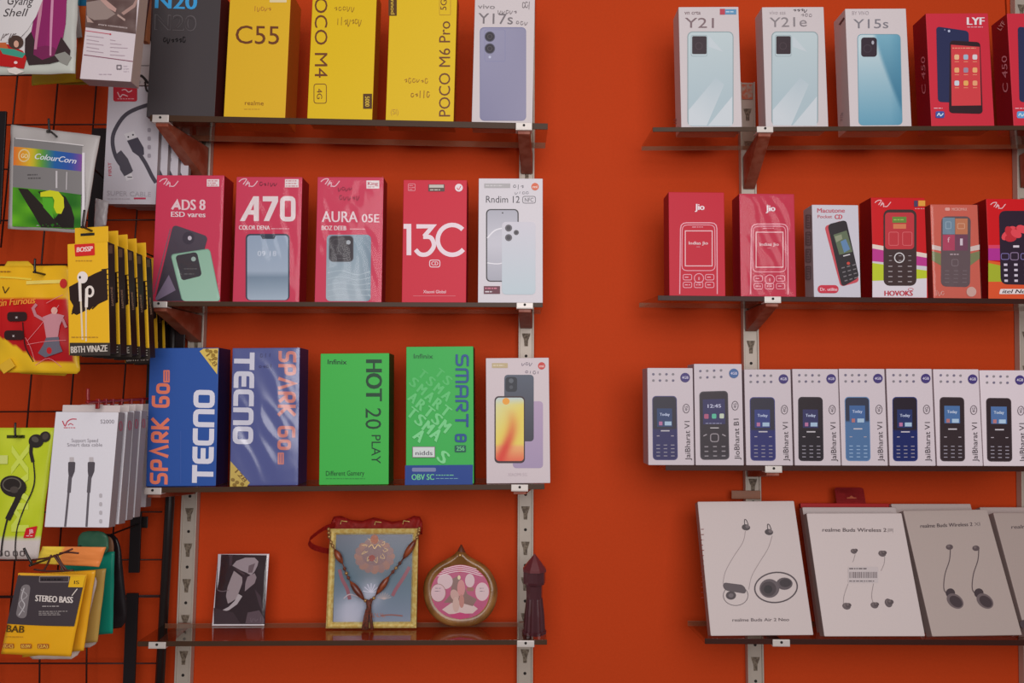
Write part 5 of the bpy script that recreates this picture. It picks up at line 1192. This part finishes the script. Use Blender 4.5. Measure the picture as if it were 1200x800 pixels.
tring([(14.2, 673.5), (14.2, 671), (7.5, 662.5), (.3, 654)], 'roof', mat('tower_roof', alb((92, 40, 44), .8), .3, 0, .1, 60, coat=.3))
for s_ in THINGS: s_.done()
THINGS.clear(); GL *= 1.28; MC.clear()
# ------------------------------------------------------------------ wire grid on the left with hanging accessories
WIRE = mat('dark_wire', alb((46, 14, 10), .6), .45, .2, .1, 60); BLK = mat('black_steel', alb((34, 28, 28), .7), .35, .2, .2, 40, .1)
YG = -0.030
grid = empty('wire_grid', P(100, 400, YG), 'dark wire display grid on the orange wall, left of the shelves', 'display grid')
def wire(a, b, r=.0012, yy=YG, name='wire', parent=None):
    bm = tube(bmesh.new(), [P(*a, yy), P(*b, yy)], r, 6); return child(name, bm, WIRE, parent or grid, True)
for a, b_ in [((-26, 95 - 260), (-46, 210)), ((33, -40), (1, 290)), ((80, -40), (8, 800 - 40)), ((124, -40), (62, 740)), ((182, -40), (124, 740)), ((-20, -40), (-40, 420))][1:5]:
    wire(a, b_)
for y_ in (-22, 32, 88, 146, 198, 258, 310, 370, 426, 482, 541, 600, 656, 698): wire((-40, y_ + .5), (190, y_ - .5), .0012, YG - .0022)
for x_ in (-8, 47, 102): wire((x_, 700), (x_ - 1, 840), .0012, YG)
wire((-40, 777), (190, 777), .0012, YG - .0022); wire((-40, 700), (190, 699), .0012, YG - .0022)
bm = tube(bmesh.new(), [P(212, -40, YG - .004), P(199, 590, YG - .004), P(185.5, 830, YG - .004)], .0062, 14); child('frame_post', bm, BLK, grid, True)
def bar_(quad, label, Y=-.040, t=.003):
    b = Carton('steel_bar', label, 'bar', quad, (30, 24, 26), t, Y=Y, group='black bars hanging on the wire grid', g=.7, bev=.0006, rough=.35); return b
bar_([(151, 600), (166, 600), (162.5, 671), (152, 671)], 'short black bar on the grid below the white cable boxes')
bar_([(152, 695), (165, 695), (154, 812), (139, 812)], 'long black bar on the grid, running out of the bottom of the picture')
bar_([(174, 425), (193, 425), (190, 482), (168, 482)], 'black bar on the grid left of the deep blue phone box')
bar_([(206, 374), (218, 374), (215, 412), (205, 412)], 'short black bar showing above the deep blue phone box')
bar_([(103, 150), (124, 150), (121, 268), (107, 268)], 'black bar behind the silver pouch')
bar_([(-12, 125), (5, 135), (2, 262), (-12, 262)], 'black strip at the left edge beside the silver pouch', Y=-.1)

def hook(px, py, Yf, label, tip=16, back=None, col=None, r=.0013, dx=5, sx=0.0):
    """wire hook from the grid out to the front with a turned-up tip"""
    a = P(px + dx, py + tip, Yf); t = P(px, py, Yf - .004); s0 = Vector((a.x + sx, YG - .003, a.z + (.006)))
    h = empty('display_hook', s0, label, 'hook', 'metal hooks on the wire grid')
    pts = catmull([s0, a.lerp(s0, .5), a, a + Vector((-.0025, -.004, .002)), t], 6)
    child('hook_rod', tube(bmesh.new(), pts, r, 8), col or BLK, h, True)
    child('back_plate', box_bm(s0.x - .012, s0.x + .012, YG - .0045, YG - .0025, s0.z - .006, s0.z + .010, .0008), col or BLK, h)
    return h
def repeats(b, offs, labels, group, jit=.6):
    b.done(); THINGS.remove(b); b.ob['group'] = group; rg = random.Random(9)
    for k, (ox, oy) in enumerate(offs, 1):
        m = Matrix.Translation((ox, oy, rg.uniform(-.0008, .0008))) @ b.mw @ Matrix.Rotation(R(rg.uniform(-jit, jit)), 4, 'Y') @ Matrix.Rotation(R(rg.uniform(-jit, jit)), 4, 'Z')
        copy_tree(b.ob, m, labels[k - 1], group)

# yellow and black earphone packs
YL = (222, 170, 26); DKB = (40, 24, 20)
b = Carton('earphone_pack', 'foremost yellow and black earphone pack with white earphones pictured', 'earphone pack', [(77, 286), (125, 283), (130, 412.5), (82.5, 417)], YL, .0150, Y=-.262, g=.72, side=(30, 16, 12), roll=4)
p = b.p('printed_earphones')
p.poly([(81, 336), (98, 327), (112, 320), (125, 314.5), (126.5, 351), (118, 355), (104, 362), (90, 369), (84, 366), (86, 358), (82, 351)], DKB)
for k in range(7): p.stroke([(84 + k * 4, 368 - k), (89 + k * 5, 364 - k * 2)], 1.6, DKB)
for k in range(6): p.stroke([(119 + k, 316 + k * 6), (127, 315 + k * 6.2)], 1.2, DKB)
p.stroke([(94.5, 326), (95, 352), (97, 398)], 2, (214, 196, 170)); p.stroke([(101, 345), (101.2, 400)], 1.6, (214, 196, 170)); p.stroke([(93.6, 330), (94.6, 353)], 3.2, (220, 208, 200))
p.ell(97, 325, 6.2, 7, (222, 210, 204), 0, 20); p.ell(94, 325, 1.4, 1.8, (60, 50, 46), 0, 8); p.stroke([(101.5, 360), (102, 338)], 3.6, (220, 208, 200)); p.ring(105.5, 341.5, 4, 5.6, 2.6, (220, 208, 200), 16)
p.rect(82, 401.5, 129.5, 416.5, (52, 44, 40)); p.text('BBTH VINAZE', (83.5, 413.5), (126.5, 411.5), 7.5, (196, 186, 176), .03)
b.p('logo').rq([(87.5, 286.5), (111, 285), (111.5, 299), (88.5, 300.5)], 1, (200, 34, 34)).text('BOSSP', (90, 295.5), (109, 294), 5.5, (230, 190, 180), .06, .2); b.p().lines(89, 305.5, 110, 304.5, 1, (176, 130, 40), 1.2, 4); b.p().lines(84, 395, 127, 391, 1, (170, 126, 40), 1.2, 6)
es = b.p('edge_print', 'right')
es.rect(126.5, 287, 131, 297, (90, 70, 50)); es.text('EARPHONE', (132.5, 358), (131, 336), 2.6, (150, 120, 100), .02)
# folded cardboard header with its hanging slot
bm = box_bm(b.x0 + .007, b.x1 - .001, .003, .0042, b.z1 - .001, b.z1 + .019, .0005); child('hanging_header', bm, card(YL, .75), b.ob, world=False)
bm = box_bm(b.x0 + .014, b.x0 + .030, .0024, .0029, b.z1 + .009, b.z1 + .012, .0001); child('hanging_slot', bm, DARK, b.ob, world=False)
labs = ['second yellow and black earphone pack from the front', 'third yellow and black earphone pack from the front', 'fourth yellow and black earphone pack from the front', 'fifth yellow and black earphone pack, near the back of the hook', 'sixth yellow and black earphone pack, last but one on the hook', 'rearmost yellow and black earphone pack, next to the red phone box']
repeats(b, [(0, .023), (.001, .046), (0, .069), (.001, .091), (-.038, .195), (-.035, .212)], labs, 'yellow and black earphone packs on one hook', jit=1.0)
hook(99, 246, -.270, 'hook through the headers of the yellow earphone packs', 22, dx=3, sx=-.02)

# white cable boxes, upper hook
b = Carton('cable_box', 'white cable box picturing a black cable and plug', 'cable box', [(126.5, 101), (189, 101), (182, 240), (120.5, 238.5)], (204, 198, 206), .009, Y=-.072, g=.85, side=(150, 138, 140), roll=0)
p = b.p('printed_cable'); CB = (78, 74, 84)
p.curve([(188, 121), (170, 124), (148, 134), (135, 152), (132, 167), (136, 184), (144, 196)], 4.6, CB, 6)
p.poly([(137, 180), (142, 176), (150, 186), (156, 200), (152, 205), (146, 207), (141, 199)], (84, 80, 90)).poly([(146, 206.5), (154, 202.5), (156.5, 209.5), (148.5, 212)], (222, 218, 222)); p.rect(149.5, 207, 155, 208.2, (96, 92, 100))
p.poly([(149, 165), (161.5, 161), (168.5, 173), (169, 181), (164, 184), (155.5, 178)], (74, 70, 82)); p.poly([(145.5, 157), (157, 153.5), (161, 160.5), (149, 164.5)], (216, 212, 216)); p.ell(150.5, 160.5, 1.1, 1.1, (60, 56, 64), 0, 8); p.ell(156, 158, 1.1, 1.1, (60, 56, 64), 0, 8)
p.curve([(164, 181), (171, 192), (178, 206), (183, 214)], 4.6, CB, 5)
p = b.p(); p.text('FIRST', (131, 206), (130.4, 190), 3.6, (196, 70, 90), .02); p.text('SUPER CABLE', (125.5, 229), (177, 230.5), 5.4, (176, 168, 176), .0); p.rect(157, 231.5, 171, 233.5, (200, 60, 90)); p.lines(126, 233, 156, 233.5, 1, (180, 170, 178), .8, 3)
for k in range(4): p.rq((173, 150 + k * 10, 177, 155 + k * 10), 1.5, (160, 152, 162))
b.p('logo').rq((133, 99.5, 161, 119), 2.5, (196, 46, 62)).curve([(138, 108), (141, 114), (144, 111), (150, 113)], 1.2, (230, 190, 196), 4).curve([(143, 106), (147, 105), (151, 108), (155, 106)], 1.2, (230, 190, 196), 4); b.p('logo').lines(138, 116, 159, 116, 1, (226, 160, 170), 1, 4)
repeats(b, [(.010, .0095), (.021, .019), (.032, .028)], ['second white cable box on the upper hook', 'third white cable box on the upper hook', 'rearmost white cable box on the upper hook, beside the standard'], 'white cable boxes on the upper hook', jit=.3)
hook(170, 96, -.070, 'hook carrying the upper white cable boxes', 12)

# white cable boxes, lower hook
b = Carton('cable_box', 'foremost lower white cable box picturing two upright plugs', 'cable box', [(66.5, 482.5), (139.5, 482.5), (127, 618), (50.5, 617.5)], (204, 200, 206), .015, Y=-.225, g=.66, side=(138, 128, 130), roll=0, lean=4)
p = b.p('printed_cable')
for x0, x1 in ((84.5, 76.5), (107.5, 101.5)):
    p.stroke([(x0 - 2.4, 560), (x1, 617)], 2.6, (92, 86, 92)); p.rq([(x0 - 4.5, 541), (x0 + 4, 541), (x0 + 3.2, 553), (x0 - 4.5, 553)], 1.5, (76, 70, 76)); p.poly([(x0 - 4.5, 552), (x0 + 3.3, 552), (x0, 560), (x0 - 3.5, 560)], (76, 70, 76)); p.stroke([(x0 - 2, 558), (x0 - 3.5, 577)], 4.2, (88, 82, 88)); p.rect(x0 - 2.8, 535.5, x0 + 2.2, 541, (176, 168, 170))
p = b.p(); p.text('Support Speed', (84, 518), (115, 518), 4.2, (130, 124, 130), .0); p.text('Smart data cable', (79, 523), (120, 523), 4, (130, 124, 130), .0); p.text('S2000', (118, 496), (134, 496), 4.4, (120, 114, 120), .0)
lg = b.p('logo'); lg.curve([(73.5, 493), (76.5, 499), (79, 494), (84, 491), (90, 491)], 1.2, (180, 60, 80), 4); lg.curve([(80, 498), (83, 496), (86, 498)], .9, (180, 60, 80), 3); lg.lines(75, 501, 95, 501, 1, (190, 90, 100), 1, 2)
for k in range(4): p.rq((116.5, 578 + k * 10, 120, 583 + k * 10), 1.5, (170, 164, 168))
es = b.p('edge_print', 'right'); es.ring(141, 499, 1.6, 5.5, .7, (180, 60, 80), 14)
bm = box_bm(b.x0 + .004, b.x1 - .002, .006, .0072, b.z1 - .001, b.z1 + .0085, .0005); child('hanging_header', bm, card((190, 178, 176), .66), b.ob, world=False)
repeats(b, [(0, .022), (-.002, .044), (-.004, .066), (-.035, .158)], ['second white cable box from the front on the lower hook', 'third white cable box from the front on the lower hook', 'fourth white cable box on the lower hook', 'rearmost white cable box on the lower hook, behind the deep blue box'], 'white cable boxes on the lower hook', jit=.8)
# red rod with clips above them
RC = mat('red_plastic', alb((120, 16, 16), .6), .35)
rod = hook(103, 455, -.232, 'red hook with clips above the lower white cable boxes', 16, col=RC, r=.0018)
for t in (.04, .12, .2, .3, .42, .56):
    y_ = -.228 + t * .2; x_ = P(108, 470, -.232).x; z_ = P(108, 470, -.232).z
    child('clip', box_bm(x_ - .0022, x_ + .0022, y_ - .0015, y_ + .0015, z_ - .009, z_ + .003, .0006), RC, rod)

# yellow and dark card pouches at the bottom
def bagcol(s, t):
    if t < .06: return (206, 150, 40)
    return (62, 54, 58) if t < .625 else (212, 150, 24)
b = Pouch('cable_pouch', 'yellow and dark grey flat pouch with a pictured cable, foremost of its hook', 'pouch', [(22, 671), (102, 673), (83, 769), (1, 766)], (212, 150, 24), .004, -.245, .6, rough=.3)
p = b.p('printed_panel')
p.poly([(22.5, 672), (101, 674), (88, 733), (9, 730)], (60, 52, 56)).poly([(22.3, 671), (101.8, 673), (101.4, 675), (22, 673.5)], (204, 150, 40)); p.poly([(84, 673.5), (101, 674), (98, 687.5), (81.5, 687)], (206, 160, 30)); p.text('IS', (88, 683.5), (94, 683.7), 4, (80, 60, 20), .03)
p.rq([(27, 684), (38, 684), (33, 724), (20, 722)], 5, (112, 104, 106), 1, 2).curve([(30, 688), (27, 700), (31, 708), (24, 720)], 1.2, (170, 164, 166), 4).curve([(26, 690), (34, 697), (24, 706), (31, 716)], .9, (150, 144, 146), 4)
p.text('STEREO BASS', (43.5, 703), (87, 705.5), 7, (196, 186, 180), .04); p.lines(52, 709, 81, 711, 1, (150, 142, 140), 1.1, 2); p.lines(48, 715, 84, 717, 2, (130, 122, 120), 1.0, 3); p.lines(48, 719, 80, 720, 1, (130, 122, 120), 1.0, 5); p.stroke([(86, 697), (92, 689)], 1, (200, 190, 180)); p.rrect(48, 674.5, 82, 681, 1, .8, (126, 116, 116)).lines(50, 678, 80, 678, 1, (30, 24, 26), 2, 9)
p = b.p(); p.text('BAB', (8.5, 739.5), (30.5, 740), 8, (76, 54, 20), .03, .1); p.lines(8, 745, 32, 745.5, 1, (170, 120, 30), 1, 3)
for x_, t_ in ((5, '(C-C)'), (26, '65.0W'), (46, '(2A)')): p.rq((x_, 753, x_ + 13, 758.5), 1, (150, 84, 40)); p.text(t_, (x_ + 1, 757.5), (x_ + 12, 757.7), 3.8, (220, 170, 70), .02)
def ppouch(quad, col, Y, label, th=.006, name='cable_pouch', g=.6, **k): return Pouch(name, label, 'pouch', quad, col, th, Y, g, 'flat pouches on the lowest hook', **k)
ppouch([(50, 640), (124, 641), (116, 664), (42, 660)], (206, 124, 60), -.236, 'orange header flap above the yellow and grey pouch', .004, 'header_flap', colfn=lambda s, t: (214, 176, 60) if s < .32 else (204, 120, 62))
ppouch([(40, 672), (112, 668), (98, 762), (26, 770)], (206, 150, 30), -.228, 'plain amber pouch directly behind the foremost pouch')
ppouch([(44, 680), (116, 672), (92, 772), (30, 772)], (196, 180, 170), -.218, 'clear white pouch whose rounded corner shows below the amber one', radius=.15)
ppouch([(50, 672), (124, 666), (114, 752), (44, 758)], (168, 136, 70), -.200, 'olive tan pouch in the middle of the hook')
ppouch([(60, 690), (118, 680), (114, 758), (50, 760)], (188, 176, 170), -.190, 'white lower corner of a pouch behind the olive one', radius=.15)
ppouch([(72, 650), (134, 646), (132, 742), (66, 748)], (14, 120, 100), -.165, 'teal green pouch near the back of the lowest hook')
ppouch([(92, 622), (126, 622), (128, 650), (90, 650)], (52, 96, 74), -.175, 'dark green rounded header with a paper clip', .004, radius=.35)
ppouch([(100, 624), (140, 626), (150, 734), (110, 740)], (30, 24, 26), -.125, 'black rounded pouch at the back of the lowest hook', .008, radius=.22, rough=.25)
ppouch([(110, 628), (133, 628), (133, 660), (108, 660)], (136, 96, 70), -.150, 'brown rounded header between the green and black pouches', .003, radius=.35)
h = hook(28, 642, -.262, 'hook with a forked wire holding the flat pouches', 18, dx=14)
fk = mat('rusty_wire', alb((62, 24, 16), .6), .5)
for pts in ([(38, 656), (62, 652), (85, 643)], [(40, 667), (58, 669), (86, 668)], [(60, 650), (56, 660), (51, 669)], [(63, 650), (70, 660), (75, 669)], [(66, 649), (72, 660), (78, 668)], [(70, 648), (80, 647), (92, 648)]):
    child('fork_wire', tube(bmesh.new(), catmull([P(*v, -.266) for v in pts], 4), .0011, 6), fk, h, True)

# lime green earphone pouch
b = Pouch('earphone_pouch', 'lime green earphone pouch with two black earphones', 'pouch', [(-14, 501), (64, 501), (45, 655), (-26, 655)], (168, 184, 20), .006, -.195, .62, colfn=lambda s, t: (lerp((166, 180, 24), (186, 196, 60), .5 + .5 * noise.noise(Vector((s * 4, t * 6, 2)))) if t < .82 else (190, 180, 176)), wr=.0012)
p = b.p('printed_earphones'); KE = (42, 36, 34)
p.text('MAX', (36, 622), (36, 520), 20, (188, 200, 80), .06)
for cx, cy, k in ((44, 516.5, 1), ): p.ell(cx, cy, 8.5, 8, KE, 0, 20); p.ell(cx + 10, cy - 5, 6, 6.5, KE, 30, 18); p.ell(cx + 10.5, cy - 5.5, 3.4, 4, (66, 58, 54), 30, 14); p.ell(cx - 1, cy - 2, 4.5, 3.2, (76, 70, 64), 30, 14)
p.stroke([(39, 520), (38.5, 530), (41, 541)], 4, KE); p.curve([(41.5, 540), (43, 560), (40, 575), (31, 595), (23, 618), (20, 640), (20, 657)], 1.5, KE, 5)
p.ell(18.5, 569, 15.5, 12.2, KE, 15, 26); p.ring(17, 567, 10.5, 7.6, 1.4, (92, 86, 78), 20); p.ell(20, 573, 5, 4, (70, 62, 58), 0, 14); p.stroke([(28, 574), (22, 588), (12, 608)], 6.5, KE); p.curve([(12, 606), (6, 630), (3, 650)], 2, KE, 4)
p.rq([(33, 618), (45.5, 615.5), (42, 629.5), (29.5, 629.5)], 1, (186, 26, 36)).text('JB', (36, 624), (41, 624), 4.5, (226, 180, 184), .03).lines(33, 627, 41, 627, 1, (226, 180, 184), .9, 3)
for k, x_ in enumerate((0, 8, 17.5, 25.5)): p.rrect(x_, 645, x_ + 4.5, 650.5, 1.5, 1.1, (70, 62, 62))
p.rect(10, 509.5, 31, 513, (56, 60, 20)); p.rect(-2, 533, 12, 543, (190, 196, 110))
hook(18, 495, -.202, 'hook holding the lime green earphone pouch', 16)

# red and yellow earphone pouch
def redy(s, t):
    if t < .30: return (214, 160, 26)
    if t > .9 or (t > .62 and s < (t - .62) * 1.9): return (206, 164, 30)
    if s > .96: return (206, 164, 30)
    return lerp((186, 26, 22), (150, 14, 22), t)
b = Pouch('earphone_pouch', 'red pouch with a yellow border and a pictured dancer', 'pouch', [(-14, 312), (82, 311), (95, 438), (-2, 436)], (200, 150, 30), .009, -.215, .62, colfn=redy, wr=.002, nx=26, nz=34, radius=.06)
p = b.p('printed_panel')
p.stroke([(2, 325), (20, 326), (40, 328)], 2.2, (222, 180, 60)); p.stroke([(34, 332), (76, 330)], 4, (220, 186, 90)); p.ell(76, 332.5, 4, 5.6, (180, 34, 30), 0, 14); p.lines(2, 318.5, 16, 318.5, 1, (140, 90, 30), 1.3, 3); p.stroke([(6, 336), (9, 344)], 1.2, (60, 40, 20)); p.stroke([(9, 344), (14, 337)], 1, (60, 40, 20))
p.text('tin Furious', (0, 359.5), (45, 356), 8, (214, 130, 50), .03, .3)
for y_, x_ in ((371.5, 12), (393, 8)): p.rq((x_, y_ - 5.5, x_ + 24, y_ + 5.5), 4, (46, 26, 26)); p.text('z', (x_ + 10, y_ + 2), (x_ + 13, y_ + 2), 3, (200, 190, 190), .03)
p.curve([(31, 378), (32, 395), (34, 408), (42, 424)], 1.3, (50, 20, 20), 5)
p.poly([(54, 372), (66, 367), (78, 370), (73, 382), (71, 396), (58, 396), (56, 383)], (176, 120, 128)); p.ell(67, 364.5, 3.6, 4.2, (196, 150, 140), 0, 14); p.stroke([(56, 376), (46, 370), (43, 362), (47, 357)], 3.4, (170, 112, 118)); p.stroke([(76, 374), (80, 384)], 3, (170, 112, 118))
p.poly([(58, 396), (72, 395), (73, 404), (76, 412), (56, 419), (48, 414), (54, 405)], (92, 88, 100)); p.ell(61, 411, 3, 4, (170, 30, 34), 0, 12)
for q_ in ([(36, 400), (50, 384), (56, 376)], [(36, 404), (60, 400), (80, 399)], [(44, 428), (60, 420), (74, 430)], [(44, 424), (40, 408), (34, 396)], [(58, 356), (68, 350), (76, 346)], [(66, 368), (72, 358)]): p.curve([q_[0], *q_[1:]], .55, (206, 120, 124), 4)  # wrinkles of the clear pack, their highlights drawn as pale lines
b2 = Pouch('earphone_pouch', 'yellow edged pouch tucked behind the red one, its tag reaching to the lower left', 'pouch', [(2, 306), (40, 306), (90, 441), (10, 437)], (200, 160, 34), .006, -.20, .62, radius=.2)
bm = box_bm(0, .016, 0, .0018, 0, .012, .0006); mm = Matrix.Translation(P(4, 438, -.2215)) @ Matrix.Rotation(R(-35), 4, 'Y')
bm.transform(mm); child('yellow_tag', bm, card((196, 154, 40), .62), b.ob)
hook(41, 303, -.228, 'hook holding the red and yellow earphone pouch', 17)

# silver zip pouch with a bird picture
def silv(s, t): return lerp((150, 144, 142), (176, 170, 168), .5 + .5 * noise.noise(Vector((s * 3, t * 2, 5))))
b = Pouch('silver_pouch', 'silver zip pouch with a rainbow band and a picture of a black bird', 'pouch', [(13, 146), (117, 159), (98, 273), (9.5, 268)], (160, 154, 150), .008, -.225, .72, colfn=silv, wr=.002, nx=22, nz=24)
p = b.p('printed_panel'); q = lambda x, y: (x / 5.0, 120 + y / 5.0)
def rain(s, t):
    st = [(0, (214, 110, 44)), (.28, (208, 176, 44)), (.42, (96, 150, 50)), (.62, (34, 90, 150)), (.85, (50, 76, 150)), (1, (120, 70, 140))]
    for (a, ca), (b_, cb) in zip(st[:-1], st[1:]):
        if s <= b_: return lerp(ca, cb, (s - a) / (b_ - a))
    return st[-1][1]
p.rq([q(90, 210), q(490, 255), q(490, 545), q(85, 510)], 0, (120, 116, 116), 6, 6)
p.rq([q(90, 263), q(492, 310), q(488, 410), q(88, 372)], 0, rain, 16, 3)
def green(s, t): return lerp((34, 96, 24), (104, 176, 34), max(0, min(1, .5 + .8 * noise.noise(Vector((s * 3, t * 3, 1))) - .5 * s + .2)))
p.rq([q(85, 500), q(484, 545), q(478, 745), q(78, 728)], 0, green, 16, 12)
p.poly([q(118, 508), q(180, 515), q(260, 600), q(350, 700), q(380, 735), q(250, 735), q(210, 660)], (40, 34, 30)); p.poly([q(240, 530), q(300, 525), q(360, 535), q(400, 560), q(430, 620), q(445, 680), q(440, 738), q(370, 738), q(330, 690), q(370, 640), q(345, 600), q(340, 560), q(260, 555)], (34, 28, 26))
p.poly([q(255, 535), q(310, 522), q(360, 530), q(388, 565), q(390, 620), q(372, 658), q(345, 655), q(330, 620), q(335, 580), q(325, 560), q(255, 560)], (196, 196, 34)); p.poly([q(265, 565), q(325, 568), q(330, 600), q(320, 650), q(330, 690), q(270, 620)], (80, 160, 40))
p.ring(*q(155, 318), 6.5, 7, 1.6, (214, 186, 130), 18); p.text('ColourCorn', q(215, 338), q(455, 366), 6.5, (206, 206, 216), .02, .3); p.text('GO', q(135, 330), q(178, 336), 5, (226, 206, 160), .03); p.lines(*q(178, 432), *q(268, 436), 1, (84, 80, 80), 1.5, 2); p.lines(*q(182, 452), *q(265, 456), 1, (84, 80, 80), 1.5, 4)
p.stroke([q(100, 215), q(500, 258)], 1.2, (196, 190, 190)); p.stroke([q(500, 300), q(498, 560), q(492, 700)], 3, (206, 200, 204)); p.stroke([q(350, 410), q(350, 510)], 2, (186, 180, 182)); p.stroke([q(408, 415), q(405, 520)], 1.2, (176, 170, 172))
p.poly([q(280, 164), q(300, 166), q(300, 184), q(280, 182)], (60, 54, 52))
fx = Pouch('silver_pouch', 'narrow silver pouch edge showing right of the black bar', 'pouch', [(112, 232), (127, 236), (124, 264), (110, 268)], (170, 164, 166), .006, -.15, .72, rough=.25)
hook(57, 139, -.236, 'hook holding the silver zip pouch', 18, dx=6, sx=-.05)

# top left: hair shell pouch, cards and box
def shell(s, t):
    if t > .84: return (176, 178, 170)
    if s > .60: return (168, 168, 162)
    return (196, 190, 190)
b = Pouch('shell_pouch', 'pouch with white and magenta print at the top left corner', 'pouch', [(-20, -30), (92, -30), (88, 86), (-20, 88)], (190, 186, 184), .008, -.20, .66, colfn=shell, wr=.002, nx=18, nz=22)
p = b.p('printed_panel')
p.poly([(48, -28), (66, -28), (65, 20), (57, 55), (46, 66), (36, 62), (44, 20)], (126, 34, 88)).poly([(66, -28), (81, -28), (79, 30), (74, 56), (64, 70), (56, 60), (63, 20)], (132, 36, 92)).ell(54, 64, 15, 8, (110, 34, 76), -10, 24).poly([(52, -28), (56, -28), (52, 20), (46, 60), (43, 60), (48, 20)], (176, 120, 140)).poly([(64, -28), (66.5, -28), (65, 20), (62.5, 67), (60.5, 67), (62, 20)], (186, 130, 156))
p.poly([(-19, -28), (60, -28), (54, 0), (46, 22), (36, 38), (28, 46), (10, 52), (-19, 54)], (200, 194, 194))
p.poly([(33, 48), (40, 40), (44, 50), (42, 66), (52, 72), (66, 67), (74, 45), (84, 60), (82, 74), (76, 72), (60, 76), (36, 78), (32, 66)], (52, 38, 40)).poly([(66, 66), (78, 62), (85, 68), (80, 78), (72, 74)], (130, 128, 122))
p.poly([(-19, 52), (12, 54), (30, 62), (34, 70), (30, 82), (-19, 76)], (170, 26, 26)).poly([(-19, 52), (10, 52), (13, 59), (-19, 60)], (180, 92, 50)); p.ell(22, 52, 9, 8, (70, 52, 46), 0, 20); p.ell(22.5, 54, 3, 4, (196, 150, 130), 0, 12); p.poly([(2, 58), (20, 60), (33, 65), (29, 70), (6, 65)], (60, 140, 120)); p.poly([(10, 82), (20, 80), (30, 85), (20, 88), (12, 86)], (206, 196, 190)); p.ell(21, 75, 2.2, 1.6, (226, 190, 190), 0, 10)
for k in range(6): p.stroke([(4 + k * 3, 50 - k % 3 * 3), (8 + k * 3, 42)], 1, (110, 100, 100))
p.text('Gyang', (11, 8), (41, 9), 10, (64, 58, 60), 0, .3); p.text('Shell', (7, 22), (34, 22), 9, (64, 58, 60), 0, .3)
Carton('backing_card', 'grey card with a teal top behind the magenta pouch', 'card', [(76, -20), (93, -20), (91.5, 44), (78, 46)], (150, 148, 146), .002, Y=-.13, g=.66).p('printed_band').rect(77, -20, 93, 6, (50, 110, 124))
Carton('backing_card', 'narrow card, blue above and orange below, left of the white box', 'card', [(92, -20), (102, -20), (101, 92), (90.5, 92)], (176, 84, 34), .002, Y=-.12, g=.7).p('printed_band').rect(92, -20, 102, 7, (24, 90, 124))
Pouch('flat_pack', 'thin bright yellow pack whose lower edge shows under the top left pouch', 'pack', [(38, 60), (110, 56), (102, 95), (37, 100)], (186, 158, 24), .002, -.11, .66)
Pouch('flat_pack', 'thin olive yellow pack beside the bright yellow one', 'pack', [(60, 60), (116, 60), (109, 99), (70, 99)], (150, 134, 40), .002, -.09, .66)
def qb(x, y): return (90 + x / 7.273, y / 7.273)
b = Carton('accessory_box', 'white box with a brown photograph on its upper half, hanging at the top left', 'box', [(104, -30), (162.5, -22), (156, 98.5), (96.5, 90)], (198, 186, 190), .020, Y=-.235, g=.72, side=(150, 138, 140), roll=-3)
p = b.p('printed_photo')
def brown(s, t): return lerp((110, 92, 88), (78, 56, 54), max(0, min(1, .5 + noise.noise(Vector((s * 5, t * 5, 3))))))
p.rq([(103, -30), (162, -22), qb(503, 290), qb(72, 232)], 0, brown, 14, 14)
p.poly([qb(82, 20), qb(200, 0), qb(260, 60), qb(330, 120), qb(260, 165), qb(150, 172), qb(90, 140)], (140, 122, 116)); p.poly([qb(200, 0), qb(250, 0), qb(340, 75), qb(330, 105), qb(270, 70)], (176, 140, 132)); p.poly([qb(380, 110), qb(480, 40), qb(500, 0), qb(520, 0), qb(500, 60), qb(400, 130)], (160, 128, 120)); p.poly([qb(82, 130), qb(145, 195), qb(90, 190)], (166, 140, 132)); p.poly([qb(350, 120), qb(415, 165), qb(410, 182), qb(345, 135)], (166, 140, 132))
p = b.p(); p.text('more convenience', qb(185, 215), qb(432, 245), 2.2, (196, 180, 178), .02); p.stroke([qb(75, 262), qb(295, 293)], .9, (186, 90, 104)); p.ell(*qb(287, 293), 1.1, 1.1, (176, 60, 76), 0, 8)
for k in range(5): p.stroke([qb(85, 305 + k * 32), qb(230 - (k % 2) * 40, 322 + k * 32)], .7, (170, 150, 160)); p.stroke([qb(285, 340 + k * 32), qb(330 + (k * 53) % 130, 348 + k * 32)], .7, (170, 150, 160))
p.stroke([qb(62, 468), qb(480, 525)], .8, (130, 70, 90)); p.lines(*qb(190, 634), *qb(330, 648), 1, (176, 160, 170), .8, 5); p.rrect(*qb(345, 558), *qb(380, 590), .5, 1.4, (120, 110, 116)); p.lines(*qb(400, 565), *qb(455, 610), 3, (180, 166, 176), .8, 6)
for k, (qd, cl_, lb, Y__) in enumerate([([(160, -20), (171, -20), (167, 48), (158, 47)], (66, 30, 26), 'dark brown narrow box right of the hanging photo box', -.16), ([(169, -20), (176, -20), (170, 48), (164, 48)], (150, 92, 60), 'tan brown narrow box beside the dark brown one', -.145), ([(168, -20), (190, -20), (186, 44), (168, 44)], (56, 34, 34), 'dark box partly hidden by the black phone box', -.070)]):
    Carton('narrow_box', lb, 'box', qd, cl_, .01, Y=Y__, g=.75, group='narrow boxes behind the hanging photo box')
b = Carton('white_pack', 'white pack with a thin rule, behind the photo box and the black phone box', 'box', [(158, 42), (190, 43), (186, 100), (158, 100)], (180, 168, 168), .010, Y=-.055, g=.75)
b.p().stroke([(160, 77), (175, 77)], .8, (60, 54, 56)); b.p('printed_photo').curve([(160, 92), (166, 89), (174, 98)], 3, (40, 34, 34), 4).ell(162, 96, 3, 3, (150, 140, 140), 0, 12)
for s_ in THINGS: s_.done()
